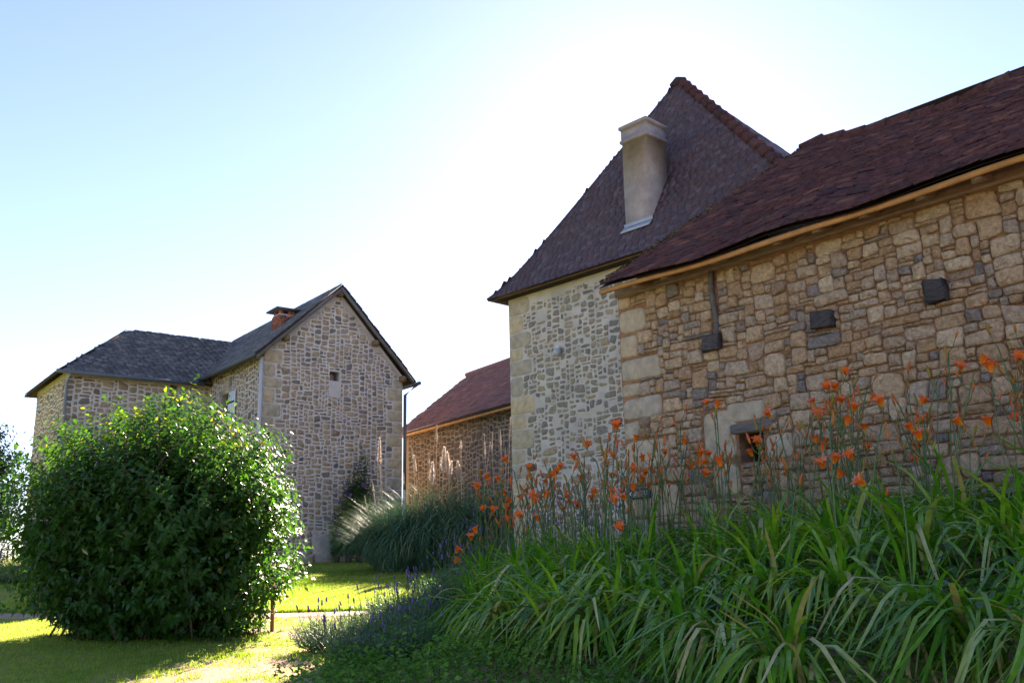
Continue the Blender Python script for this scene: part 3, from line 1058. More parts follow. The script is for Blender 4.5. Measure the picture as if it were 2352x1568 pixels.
mb.tube([pk - (pk2 - pk) * 0.4 + npv((0, 0, 0.02)), (pk + pk2) / 2 + npv((0, 0, 0.07)), pk2 + (pk2 - pk) * 0.4 + npv((0, 0, 0.02))], [0.07, 0.11, 0.08], 9)
mb.build('peak_tile', MAT['tile'], troof, smooth=True)

# rendered chimney
chim = MB()
zb, zt = 6.5, 8.92
prof = [(zb, 0.0, 0), (7.6, -0.004, 0), (zt - 0.36, -0.012, 0), (zt - 0.355, 0.022, 0), (zt - 0.30, 0.022, 0), (zt - 0.285, 0.0, 0), (zt - 0.16, 0.0, 0), (zt - 0.09, 0.0, 0), (zt - 0.08, 0.03, 0), (zt - 0.02, 0.03, 0), (zt - 0.015, 0.0, 0), (zt, 0.0, 0)]
for (z_, o_, _) in prof:
    pass
Vv, Ff = [], []
for (z_, o_, _) in prof:
    Vv += list(TOWER.W([CH[0] - o_, CH[1] + o_, CH[1] + o_, CH[0] - o_], [CH[2] + o_, CH[2] + o_, CH[3] - o_, CH[3] - o_], z_))
for q in range(len(prof) - 1):
    for i in range(4):
        Ff.append((q * 4 + i, q * 4 + (i + 1) % 4, (q + 1) * 4 + (i + 1) % 4, (q + 1) * 4 + i))
t_ = (len(prof) - 1) * 4
Ff.append((t_, t_ + 1, t_ + 2, t_ + 3))
chim.add(np.array(Vv), Ff)
chim.build('chimney', MAT['plaster'], tower)
mb = MB()
mb.box(TOWER.W(CH[0] - 0.03, CH[2] + 0.012, 6.90), TOWER.du * (CH[1] - CH[0] + 0.06), TOWER.n * 0.12 + npv((0, 0, -0.13)), npv((0, 0, 0.02)))
mb.box(TOWER.W(CH[0] - 0.03, CH[2] + 0.006, 6.88), TOWER.du * (CH[1] - CH[0] + 0.06), TOWER.n * 0.008, npv((0, 0, 0.10)))
mb.build('flashing', MAT['zinc'], tower)

# little knob of a wall light on the tower
lamp = thing('wall_light', 'small round grey wall light fixed on the pale tower wall', 'light', TOWER.W(1.37, 0.0, 4.82))
mb = MB()
mb.tube(TOWER.W([1.37] * 6, [0.0, 0.03, 0.06, 0.10, 0.14, 0.17], [4.84, 4.84, 4.83, 4.81, 4.79, 4.78]), [0.03, 0.05, 0.075, 0.085, 0.07, 0.03], 10)
mb.build('housing', MAT['zinc'], lamp, smooth=True)
mb = MB()
mb.tube(TOWER.W([1.37] * 2, [0.05, 0.10], [4.91, 4.885]), [0.035, 0.03], 8)
mb.build('cap', MAT['white_paint'], lamp, smooth=True)

# ------------------------------------------------------------------ the house with the gable
house = thing('stone_house', 'grey pointed stone house with tall gable and low slate roofed wing', 'house', GAB.W(0, 0, 0.9))
GH = (1.95, 6.10, 2.25, 6.37)
mb = MB()
GW, GEL, GER, GAP, GPZ = 4.34, 6.78, 6.46, 2.16, 8.78
wall_poly(mb, GAB, [(0, 0.5), (GW, 0.5), (GW, GER), (GAP, GPZ), (0, GEL)], [GH], 0.35)
wall_poly(mb, Frame(GAB.W(0, -8, 0), _e, _g), [(0, 0.5), (GW, 0.5), (GW, GER), (GAP, GPZ), (0, GEL)])
gwall = mb.build('gable_wall', MAT['house_mortar'], house)
mb = MB()
wall_poly(mb, Frame(GAB.W(GW, 0, 0), _g, _e), [(0, 0.5), (8, 0.5), (8, GER), (0, GER)])
mb.build('right_wall', MAT['house_stone'], house)
WIN = (1.15, 4.55, 1.80, 5.95)
SH = (1.60, 6.12, 1.90, 6.42)
mb = MB()
wall_poly(mb, SIDE, [(0, 0.5), (4.2, 0.5), (4.2, GEL), (0, GEL)], [WIN, SH], 0.3)
wall_poly(mb, Frame(SIDE.W(0, 0, 0), _g, -_e), [(0, 0.5), (3.8, 0.5), (3.8, GEL), (0, GEL)])
swall = mb.build('side_wall', MAT['house_mortar'], house)
WH = (2.82, 6.12, 3.05, 6.36)
mb = MB()
wall_poly(mb, WING, [(0, 0.5), (4.0, 0.5), (4.0, 6.5), (0, 6.5)], [WH], 0.3)
wall_poly(mb, Frame(WING.W(0, 0, 0), _g, -_e), [(0, 0.5), (4, 0.5), (4, 6.5), (0, 6.5)])
wall_poly(mb, Frame(WING.W(0, -4, 0), _e, _g), [(0, 0.5), (4, 0.5), (4, 6.5), (0, 6.5)])
wwall = mb.build('wing_wall', MAT['house_mortar'], house)
r = np.random.default_rng(21)
HQ = []
for side_ in (0, 1):
    z, k = 1.1, side_
    while z < (6.6 if side_ == 0 else 6.3):
        h = r.uniform(0.26, 0.42)
        w = 0.52 if k % 2 else 0.32
        HQ.append((0.0, w, z, z + h - .015) if side_ == 0 else (GW - w, GW, z, z + h - .015))
        z += h
        k += 1
for (a, b, c, d) in HQ:
    V_, F_ = stone_shape(b - a, d - c, 0.012, [(0, -0.03), (0, 0.006), (0.014, 0.014)], r, 12, 0.012, 0.03, 0.004)
    P = GAB.W(V_[:, 0] + (a + b) / 2, V_[:, 2], V_[:, 1] + (c + d) / 2)
    m_ = MB()
    m_.add(P, F_, r.random())
    m_.build('quoin', MAT['quoin'], gwall, origin=P.mean(0), smooth=True)


def gable_ok(u, z):
    z += 1.0
    top = GEL + (GPZ - GEL) * u / GAP if u < GAP else GPZ + (GER - GPZ) * (u - GAP) / (GW - GAP)
    if z > top - 0.12 or u > GW - 0.05:
        return False
    if GH[0] - 0.03 < u < GH[2] + 0.03 and GH[1] - 0.45 < z < GH[3] + 0.03:
        return False
    for (a, b, c, d) in HQ:
        if a - 0.02 < u < b + 0.02 and c - 0.01 < z < d + 0.01:
            return False
    return True


HR = lambda r: [(0, -0.02), (0, 0.004), (0.014, r.uniform(0.006, 0.02))]
WRH = [(3, .22), (4, .26), (5, .22), (6, .16), (7, .10), (8, .04)]
HRH = [(2, .30), (3, .44), (4, .22), (5, .04)]
rects = pack(GW, 8.0, 0.044, r, WRH, HRH, gable_ok)
lay_stones(GAB, rects, 0, 1.0, gwall, MAT['house_stone'], 0.036, HR, r, npts=9, jit=0.09, skew=0.25, limit=190)
rects = pack(4.2, 5.7, 0.05, r, WRH, HRH, lambda u, z: z + 1.0 < GEL - 0.15 and not (WIN[0] - .14 < u < WIN[2] + .14 and WIN[1] - .12 < z + 1.0 < WIN[3] + 0.16) and not (SH[0] - .03 < u < SH[2] + .03 and SH[1] - .03 < z + 1.0 < SH[3] + .03))
lay_stones(SIDE, rects, 0, 1.0, swall, MAT['house_stone'], 0.042, HR, r, npts=9, jit=0.09, skew=0.25, limit=50, rank=lambda q: q[2] * q[3] + (1 if q[1] > 3.2 else 0))
rects = pack(4.0, 5.5, 0.05, r, WRH, HRH, lambda u, z: z + 1.0 < 6.34 and not (WH[0] - .03 < u < WH[2] + .03 and WH[1] - .03 < z + 1.0))
lay_stones(WING, rects, 0, 1.0, wwall, MAT['house_stone'], 0.042, HR, r, npts=9, jit=0.09, skew=0.25, limit=60, rank=lambda q: q[2] * q[3] + (1 if q[1] > 4.2 else 0))
END = Frame(WING.W(0, -4, 0), -_g, -_e)
rects = pack(4.0, 5.5, 0.05, r, WRH, HRH, lambda u, z: z + 1.0 < 6.34)
lay_stones(END, rects, 0, 1.0, wwall, MAT['house_stone'], 0.042, HR, r, npts=9, jit=0.09, skew=0.25, limit=0)
# window with a shutter folded back
win = MB()
fbox(win, SIDE, WIN[0] - .13, WIN[0], -0.02, 0.02, WIN[1] - .1, WIN[3] + .15, 0.3)
fbox(win, SIDE, WIN[2], WIN[2] + .13, -0.02, 0.02, WIN[1] - .1, WIN[3] + .15, 0.7)
fbox(win, SIDE, WIN[0], WIN[2], -0.02, 0.022, WIN[3], WIN[3] + .15, 0.5)
fbox(win, SIDE, WIN[0] - .1, WIN[2] + .1, -0.02, 0.05, WIN[1] - .1, WIN[1], 0.2)
w_ = win.build('window', MAT['quoin'], house)
mb = MB()
fbox(mb, SIDE, WIN[0], WIN[2], -0.20, -0.19, WIN[1], WIN[3])
mb.build('pane', MAT['glass'], w_)
mb = MB()
for (a, b, c, d) in ((WIN[0], WIN[0] + .05, WIN[1], WIN[3]), (WIN[2] - .05, WIN[2], WIN[1], WIN[3]), (WIN[0] + .05, WIN[2] - .05, WIN[3] - .05, WIN[3]), (WIN[0] + .05, WIN[2] - .05, 5.2, 5.24), ((WIN[0] + WIN[2]) / 2 - .03, (WIN[0] + WIN[2]) / 2 + .03, WIN[1], 5.2), ((WIN[0] + WIN[2]) / 2 - .03, (WIN[0] + WIN[2]) / 2 + .03, 5.24, WIN[3] - .05)):
    fbox(mb, SIDE, a, b, -0.185, -0.14, c, d)
mb.build('frame', MAT['grey_wood'], w_)
for k in range(4):
    mb = MB()
    a = WIN[2] + 0.02 + k * 0.13
    fbox(mb, SIDE, a, a + 0.122, 0.035, 0.065, WIN[1] + .02, WIN[3] - .01)
    if k == 0:
        sh_ = mb.build('shutter', MAT['white_paint'], house)
        mb = MB()
        for zz_ in (4.9, 5.6):
            fbox(mb, SIDE, a - 0.03, a + 0.5, 0.066, 0.075, zz_, zz_ + 0.05)
        mb.build('hinge', MAT['dark_wood'], sh_)
    else:
        mb.build('shutter_board', MAT['white_paint'], sh_)

# roofs of the house
OVF = 0.28


def slab_quad(mb, P, th=0.05):
    P = npv(P)
    d = npv((0, 0, -th))
    mb.add(np.concatenate([P, P + d]), [(0, 1, 2, 3), (7, 6, 5, 4), (0, 4, 5, 1), (1, 5, 6, 2), (2, 6, 7, 3), (3, 7, 4, 0)])


def gp(u, g, z):
    return GAB.W(u, -g, z)


mL = (GPZ - GEL) / GAP
mR = (GPZ - GER) / (GW - GAP)
LT = 0.12
zr = GPZ + LT
eL = (-0.32, zr - mL * (GAP + 0.32))
eR = (GW + 0.30, zr - mR * (GW - GAP + 0.30) + 0.05)
mb = MB()
slab_quad(mb, [gp(eL[0], -OVF, eL[1]), gp(GAP, -OVF, zr), gp(GAP, 8.2, zr), gp(eL[0], 8.2, eL[1])][::-1])
slab_quad(mb, [gp(GAP, -OVF, zr), gp(eR[0], -OVF, eR[1]), gp(eR[0], 8.2, eR[1]), gp(GAP, 8.2, zr)][::-1])
groof = mb.build('gable_roof', MAT['roof_under'], house)


def plane_tiles(A, B, C, D, step, w, r, inside=None):
    """quad with lower edge A-B and upper edge D-C"""
    A, B, C, D = map(npv, (A, B, C, D))
    out = []
    L = np.linalg.norm((D + C) / 2 - (A + B) / 2)
    for j in range(int(L / step)):
        f = j * step / L
        a, b = A + (D - A) * f, B + (C - B) * f
        ln = np.linalg.norm(b - a)
        if ln < 0.05:
            continue
        n_ = int(ln / w)
        for i in range(n_ + 1):
            x = (i + (0.5 if j % 2 else 0)) * w + r.normal(0, w * .06)
            if w * 0.45 < x < ln - w * 0.45:
                p = a + (b - a) * x / ln
                out.append((p, b - a, (C + D) / 2 - (A + B) / 2))
    return out


it = plane_tiles(gp(eL[0], 8.2, eL[1]), gp(eL[0], -OVF, eL[1]), gp(GAP, -OVF, zr), gp(GAP, 8.2, zr), 0.14, 0.22, r)
it += plane_tiles(gp(eR[0], -OVF, eR[1]), gp(eR[0], 8.2, eR[1]), gp(GAP, 8.2, zr), gp(GAP, -OVF, zr), 0.14, 0.22, r)
lay_tiles(it, TILE_V, TILE_F, (0.215, 0.26, 0.018), MAT['lauze'], groof, 'gable_slate', r, 0, lift=(0.02, 0.06), jit=0.004)
for sgn in (0, 1):                          # verge boards under the overhang
    mb = MB()
    a, b = (gp(eL[0], -OVF + .02, eL[1]), gp(GAP, -OVF + .02, zr)) if sgn == 0 else (gp(GAP, -OVF + .02, zr), gp(eR[0], -OVF + .02, eR[1]))
    a, b = a - npv((0, 0, 0.06)), b - npv((0, 0, 0.06))
    mb.box(a, b - a, _g * 0.03, (0, 0, -0.13))
    mb.build('verge_board', MAT['grey_wood'], groof)
for (u_, z_) in ((0.55, 7.28), (GAP, 8.80), (3.35, 7.48), (4.28, 6.50)):     # purlin ends
    mb = MB()
    mb.box(gp(u_ - .07, -OVF + .06, z_ - .22), _e * 0.14, _g * 0.4, (0, 0, 0.15))
    mb.build('purlin_end', MAT['wood'], groof)
# wing roof
wz, hd = 6.42, 2.05
WZ = 8.36


def wp(u, g, z):
    return WING.W(u, -g, z)


hipx = 2.02
mb = MB()
front_q = [wp(-.3, -.32, wz), wp(4.35, -.32, wz), wp(6.2, hd, WZ), wp(hipx, hd, WZ)]
slab_quad(mb, front_q)
slab_quad(mb, [wp(6.2, hd, WZ), wp(4.35, 4.4, wz), wp(-.3, 4.4, wz), wp(hipx, hd, WZ)])
lh = npv([wp(-.3, 4.4, wz), wp(-.3, -.32, wz), wp(hipx, hd, WZ)])
mb.add(np.concatenate([lh, lh - npv((0, 0, .05))]), [(0, 1, 2), (5, 4, 3), (0, 3, 4, 1)])
wroof = mb.build('wing_roof', MAT['roof_under'], house)
it = plane_tiles(*front_q, 0.115, 0.19, r)
lay_tiles(it, TILE_V, TILE_F, (0.185, 0.24, 0.026), MAT['lauze'], wroof, 'slate', r, 300, rank=lambda t: np.linalg.norm(t[0] - cam_p))
it = plane_tiles(wp(-.3, 4.4, wz), wp(-.3, -.32, wz), wp(hipx, hd, WZ), wp(hipx - 0.01, hd, WZ), 0.13, 0.2, r)
lay_tiles(it, TILE_V, TILE_F, (0.19, 0.24, 0.02), MAT['lauze'], wroof, 'hip_slate', r, 0, lift=(0.02, 0.06), jit=0.004)
# gutters and downpipes
mb = MB()
mb.tube([wp(-.36, -.38, wz - .03), wp(3.72, -.38, wz - .03)], 0.055, 8)
mb.build('gutter', MAT['gutter'], house, smooth=True)
mb = MB()
mb.tube([gp(eL[0] - .04, 4.0, eL[1] - .05), gp(eL[0] - .04, -.2, eL[1] - .05)], 0.06, 8)
mb.build('gutter', MAT['gutter'], house, smooth=True)
mb = MB()
mb.tube([wp(-.02, -.34, wz - .05), wp(-.02, -.1, wz - .3), wp(-.02, -.1, 1.0)], 0.045, 8)
mb.build('downpipe', MAT['zinc'], house, smooth=True)
mb = MB()
mb.tube([gp(-.10, -.06, 6.52), gp(-.10, -.06, 0.95)], 0.058, 8)
mb.build('downpipe', MAT['pale_pipe'], house, smooth=True)
mb = MB()
mb.tube([gp(GW + .42, -.12, eR[1] - .10), gp(GW + .06, -.05, eR[1] - .42), gp(GW + .05, -.05, 3.1)], 0.05, 8)
mb.tube([gp(GW + .48, -.2, eR[1] - .04), gp(GW + .48, 8, eR[1] - .04)], 0.06, 8)
mb.build('downpipe', MAT['gutter'], house, smooth=True)
mb = MB()
mb.tube([gp(GW + .05, -.05, 3.1), gp(GW + .05, -.05, 0.95)], 0.05, 8)
mb.build('downpipe', MAT['pale_pipe'], house, smooth=True)
# brick chimney on the left slope
mb = MB()
C0, C1, CG = 0.90, 1.40, 1.2
mb.box(gp(C0 + .01, CG + .01, 7.2), _e * (C1 - C0 - .02), _g * 0.5, (0, 0, 1.0))
chim_h = mb.build('chimney', MAT['house_mortar'], house)
bz = 7.25
k = 0
while bz < 8.12:
    for (fr, ln) in ((Frame(gp(C0, CG, 0), _e, -_g), C1 - C0), (Frame(gp(C0, CG + .52, 0), -_g, -_e), 0.52)):
        x = -0.11 if k % 2 else 0.0
        while x < ln - 0.02:
            a, b = max(x, 0.0), min(x + 0.21, ln)
            if b - a > 0.03:
                m_ = MB()
                fbox(m_, fr, a + .004, b - .006, -0.02, 0.012 + r.uniform(0, .006), bz, bz + 0.058, r.random())
                m_.build('brick', MAT['brick'], chim_h)
            x += 0.22
    bz += 0.07
    k += 1
mb = MB()
mb.box(gp(C0 - .14, CG - .14, 8.30), _e * (C1 - C0 + .28), _g * 0.8, (0, 0, 0.05))
mb.build('chimney_cap', MAT['slate'], house)
for (a, g_) in ((C0 + .02, CG + .02), (C1 - .10, CG + .02), (C0 + .3, CG + .02), (C0 + .02, CG + .38), (C1 - .1, CG + .38)):
    mb = MB()
    mb.box(gp(a, g_, 8.2), _e * 0.09, _g * 0.09, (0, 0, 0.10))
    mb.build('cap_post', MAT['brick'], chim_h)

# ------------------------------------------------------------------ the far tiled barn between house and tower
mid = thing('tiled_outbuilding', 'brown stone outbuilding with pinkish tiled roof seen behind the pampas grass', 'outbuilding', MID.W(2, 0, 1.0))
MZE, MS = 5.18, 0.79
mb = MB()
wall_poly(mb, MID, [(0, .5), (12, .5), (12, MZE + .15), (0, MZE + .15)])
ggm = [(0, .5), (5.4, .5), (5.4, MZE + .15), (2.7, 7.45), (0, MZE + .15)]
wall_poly(mb, Frame(MID.W(0, 0, 0), -MID.n, -MID.du), ggm)
wall_poly(mb, Frame(MID.W(12, 0, 0), -MID.n, MID.du), ggm)
wall_poly(mb, Frame(MID.W(0, -5.4, 0), MID.du, -MID.n), [(0, .5), (12, .5), (12, MZE + .15), (0, MZE + .15)])
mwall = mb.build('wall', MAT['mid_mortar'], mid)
r = np.random.default_rng(31)
rects = pack(8.6, 4.2, 0.055, r, WRH, HRH, lambda u, z: z + 1.1 < MZE - 0.02 and u > 0.3)
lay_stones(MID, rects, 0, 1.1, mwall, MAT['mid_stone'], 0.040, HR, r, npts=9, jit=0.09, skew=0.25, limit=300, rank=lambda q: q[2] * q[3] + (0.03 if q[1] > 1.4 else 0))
mz = lambda s: MZE + (0.4 - s) * MS + 0.06 * np.exp(-(0.4 - s) / 0.35)
mb = MB()
ssm = [0.42, 0.1, -0.3, -0.9, -1.8, -2.71]
for a, b in zip(ssm[:-1], ssm[1:]):
    slab_quad(mb, MID.W([-.35, 12.3, 12.3, -.35], [a, a, b, b], [mz(a), mz(a), mz(b), mz(b)]), 0.06)
slab_quad(mb, MID.W([12.3, -.35, -.35, 12.3], [-5.8, -5.8, -2.71, -2.71], [mz(.4), mz(.4), mz(-2.71), mz(-2.71)]), 0.06)
mroof = mb.build('roof', MAT['roof_under'], mid)
MAT['pink_tile'] = surf('pink_tile', [(0.0, (0.17, 0.085, 0.08)), (0.4, (0.23, 0.115, 0.105)), (0.75, (0.14, 0.072, 0.072)), (1.0, (0.27, 0.145, 0.125))], rough=0.75, mottle=(6, 0.3), bump=(40, 0.4, 0.01))
it = []
for a, b in zip(ssm[:-1], ssm[1:]):
    A, B, C_, D_ = MID.W([-.35, 8.6, 8.6, -.35], [a, a, b, b], [mz(a), mz(a), mz(b), mz(b)])
    it += plane_tiles(A, B, C_, D_, 0.135, 0.19, r)
lay_tiles(it, TILE_V, TILE_F, (0.185, 0.27, 0.02), MAT['pink_tile'], mroof, 'roof_tile', r, 300, rank=lambda t: np.linalg.norm(t[0] - cam_p))
mb = MB()
mb.tube(MID.W([-.4, 2, 5, 9], -2.71, [mz(-2.71) + .04, mz(-2.71) + .03, mz(-2.71) + .05, mz(-2.71) + .04]), 0.1, 8)
mb.build('ridge', MAT['pink_tile'], mroof, smooth=True)
mb = MB()
fbox(mb, MID, -.35, 12.3, 0.36, 0.40, mz(.42) - 0.13, mz(.42) - 0.055)
mb.build('fascia_board', MAT['fascia'], mid)
for k in range(18):
    mb = MB()
    mb.box(MID.W(0.3 + k * 0.5, -.05, mz(0) - .08), MID.du * 0.09, MID.n * 0.4 + npv((0, 0, -.28)), (0, 0, -0.1))
    mb.build('rafter', MAT['wood'], mid)

# ------------------------------------------------------------------ stone slab and stone at the foot of the gable
slab = thing('stone_slab', 'pale upright stone slab leaning on the gable wall of the house', 'slab', GAB.W(1.76, 0.3, 1.05))
V_, F_ = stone_shape(0.56, 0.86, 0.0, [(0, -0.06), (0, 0.05), (0.02, 0.07)], np.random.default_rng(2), 14, 0.01, 0.10, 0.004)
P = GAB.W(V_[:, 0] + 1.76, 0.30 + V_[:, 2] - 0.28 * (V_[:, 1] + 0.4), V_[:, 1] + 1.44)
mb = MB()
mb.add(P, F_)
mb.build('slab_body', MAT['slab'], slab, smooth=False)
bl = thing('stone_block', 'low dark grey stone block lying left of the leaning slab', 'stone', GAB.W(1.12, 0.3, 1.05))
V_, F_ = stone_shape(0.6, 0.34, 0.0, [(0, -0.14), (0, 0.10), (0.03, 0.14)], np.random.default_rng(9), 12, 0.04, 0.15, 0.01)
mb = MB()
mb.add(GAB.W(V_[:, 0] + 1.12, 0.3 + V_[:, 2], V_[:, 1] + 1.16), F_, 0.9)
mb.build('block_body', MAT['quoin'], bl, smooth=True)

# ------------------------------------------------------------------ leaves and shrubs
LEAF_V = npv([(0, 0, 0), (.42, .27, .05), (.42, -.27, .05), (.45, 0, -.03), (1, 0, -.16)])
LEAF_F = [(0, 3, 1), (0, 2, 3), (1, 3, 4), (3, 2, 4)]


def rand_unit(n, r):
    v = r.normal(size=(n, 3))
    return unit(v)


def shoots_to_leaves(starts, ctrls, tips, per, t0, size, r, droop=0.25, tint=None):
    """bezier shoots with opposite leaves; returns mats, pos, tints and stem polylines"""
    N = len(starts)
    k = np.arange(per)
    t = t0 + (1 - t0) * (k + r.random((N, per)) * 0.6) / per
    t = np.clip(t, 0, 1)[..., None]
    S, C_, T = starts[:, None], ctrls[:, None], tips[:, None]
    P = S * (1 - t) ** 2 + C_ * 2 * t * (1 - t) + T * t ** 2
    tan = unit((C_ - S) * 2 * (1 - t) + (T - C_) * 2 * t)
    side = unit(np.cross(tan, np.array([0.3, 0.2, 1.0]) + 0 * tan))
    ang = (k % 2) * math.pi / 2 + r.normal(0, 0.35, (N, per))
    up = np.cross(side, tan)
    out = []
    for sg in (1, -1):
        dr = side * np.cos(ang)[..., None] * sg + up * np.sin(ang)[..., None] * sg
        lx = unit(dr + tan * 0.55 - np.array([0, 0, 1.0]) * droop + r.normal(0, 0.18, dr.shape))
        nz = unit(tan * 0.7 + np.array([0, 0, 0.8]) + r.normal(0, 0.25, dr.shape))
        sz = size * r.uniform(0.45, 1.15, (N, per)) * (1 - 0.35 * t[..., 0] ** 6)
        out.append((axes_from(lx.reshape(-1, 3), nz.reshape(-1, 3)) * sz.reshape(-1, 1, 1), P.reshape(-1, 3)))
    return np.concatenate([o[0] for o in out]), np.concatenate([o[1] for o in out])


def bush(root, center, rad, shoots, per, size, mat, r, bz_, low=-0.35, stems=60, stem_r=0.012, spread=0.5, boxy=2.6, protr=0.10, yellow=False, interior=0):
    c, rad = npv(center), npv(rad)
    d = rand_unit(shoots * 3, r)
    d = d[d[:, 2] > low][:shoots]
    N = len(d)
    # super-ellipsoid outline with bumps
    k = (np.abs(d[:, 0]) ** boxy + np.abs(d[:, 1]) ** boxy + np.abs(d[:, 2]) ** boxy) ** (-1 / boxy)
    bump = 0.70 + 0.62 * fbm(d[:, 0] * 2.2 + 5 + d[:, 1], d[:, 2] * 2.2 + 7 - d[:, 1], 3)
    depth = np.where(r.random(N) < 0.3, r.uniform(0.55, 0.95, N), 1.0)
    tips = c + d * (k * bump * depth)[:, None] * rad + r.normal(0, 0.03, (N, 3))
    stray = r.random(N) < 0.06
    tips = np.where(stray[:, None], c + (tips - c) * r.uniform(1.03, 1.14, (N, 1)), tips)
    tips[:, 2] += protr * r.random(N) * np.clip(d[:, 2] + 0.3, 0, 1)
    base = np.stack([c[0] + rad[0] * spread * r.normal(0, 0.35, N), c[1] + rad[1] * spread * r.normal(0, 0.35, N), np.full(N, bz_)], -1)
    hor = tips - base
    ctr = base + hor * np.array([0.35, 0.35, 0.75])
    ms, ps = shoots_to_leaves(base, ctr, tips, per, 0.42, size, r)
    ti = 0.15 + 0.6 * fbm(ps[:, 0] * 1.7, ps[:, 2] * 1.7 + ps[:, 1], 3) + r.normal(0, 0.12, len(ps))
    if interior:
        q = c + rand_unit(interior, r) * (r.random(interior) ** 0.5)[:, None] * rad * 0.85
        q = q[q[:, 2] > bz_ + 0.15]
        im = axes_from(rand_unit(len(q), r), rand_unit(len(q), r)) * size * 1.1
        ms, ps = np.concatenate([ms, im]), np.concatenate([ps, q])
        ti = np.concatenate([ti, r.uniform(0.1, 0.5, len(q))])
    ti = np.clip(ti, 0, 0.9)
    if yellow:
        hit = (ps[:, 2] > c[2] + rad[2] * 0.62) & (fbm(ps[:, 0] * 2.5 + 3, ps[:, 1] * 2.5, 2) > 0.42) & (r.random(len(ps)) < 0.2)
        ti = np.where(hit, r.uniform(0.93, 1.0, len(ps)), ti)
    me = instance_mesh('foliage', LEAF_V, LEAF_F, ms, ps - WORLD[root], ti)
    put('foliage', me, mat, root, WORLD[root], 'stuff')
    mb = MB()
    for i in r.choice(np.nonzero(d[:, 2] > 0.25)[0], min(stems, int((d[:, 2] > 0.25).sum())), False):
        t = np.linspace(0, 0.93, 7)[:, None]
        mb.tube(base[i] * (1 - t) ** 2 + ctr[i] * 2 * t * (1 - t) + tips[i] * t ** 2, np.linspace(stem_r, stem_r * 0.3, 7), 5, r.random())
    mb.build('stems', MAT['bark'], root, smooth=True, kind='stuff')
    return root


r = np.random.default_rng(77)
bx, by = -3.86, 9.95
bg0 = float(ground_z(bx, by))
bigb = thing('large_shrub', 'big rounded leafy green shrub on the lawn, taller than a person', 'shrub', (bx, by, bg0))
bush(bigb, (bx, by, bg0 + 1.09), (1.62, 1.40, 1.20), 2100, 17, 0.108, MAT['bush_leaf'], r, bg0, low=-0.9, stems=170, stem_r=0.012, spread=0.6, boxy=2.6, protr=0.15, yellow=True, interior=5000)

st = thing('wooden_stake', 'thin upright brown wooden stake at the right foot of the big shrub', 'stake', (-2.60, 10.0, float(ground_z(-2.6, 10.0))))
mb = MB()
zs = float(ground_z(-2.6, 10.0))
mb.box((-2.62, 9.985, zs - 0.1), (0.035, 0, 0), (0, 0.03, 0), (-0.012, 0, 0.82))
mb.build('post', MAT['stake'], st)
mb = MB()
aa = np.linspace(0, 2 * math.pi, 9)
mb.tube(np.stack([-2.585 + 0.05 * np.sin(aa), np.full(9, 9.97), zs + 0.50 + 0.05 * np.cos(aa)], -1), 0.014, 5)
mb.build('tie', MAT['white_paint'], st, smooth=True)

# tree and dark shrub at the left edge of the garden
tz_ = float(ground_z(-12.9, 21))
tr = thing('garden_tree', 'sunlit yellow green tree at the far left edge behind the big shrub', 'tree', (-12.9, 21, tz_))
mb = MB()
mb.tube([(-12.9, 21, tz_ - .1), (-12.8, 21, tz_ + 1.0), (-12.9, 21.1, tz_ + 2.2)], [0.14, 0.1, 0.05], 8)
mb.build('trunk', MAT['bark'], tr, smooth=True)
bush(tr, (-12.9, 21, tz_ + 2.0), (1.5, 1.4, 1.55), 800, 18, 0.15, MAT['tree_leaf'], r, tz_ + 0.6, low=-0.8, stems=50, stem_r=0.02, spread=0.35, protr=0.5)
sh2 = thing('dark_shrub', 'dark green shrub behind the pale lavender at the left edge', 'shrub', (-12.2, 20.0, tz_))
bush(sh2, (-12.2, 20.0, tz_ + 0.8), (1.3, 1.0, 1.0), 300, 16, 0.10, MAT['bush_leaf'], r, tz_, low=-0.6, stems=30, interior=1500)

# ------------------------------------------------------------------ lavender
SPIKE_V = npv([(0, 0, 0), (.3, .11, 0), (.3, -.055, .095), (.3, -.055, -.095), (.75, .09, 0), (.75, -.045, .08), (.75, -.045, -.08), (1, 0, 0)])
SPIKE_F = [(0, 1, 2), (0, 2, 3), (0, 3, 1), (1, 4, 5, 2), (2, 5, 6, 3), (3, 6, 4, 1), (4, 7, 5), (5, 7, 6), (6, 7, 4)]
NEEDLE_V = npv([(0, .04, 0), (0, -.04, 0), (.6, -.06, 0.02), (.6, .06, 0.02), (1, 0, 0)])
NEEDLE_F = [(0, 1, 2, 3), (3, 2, 4)]


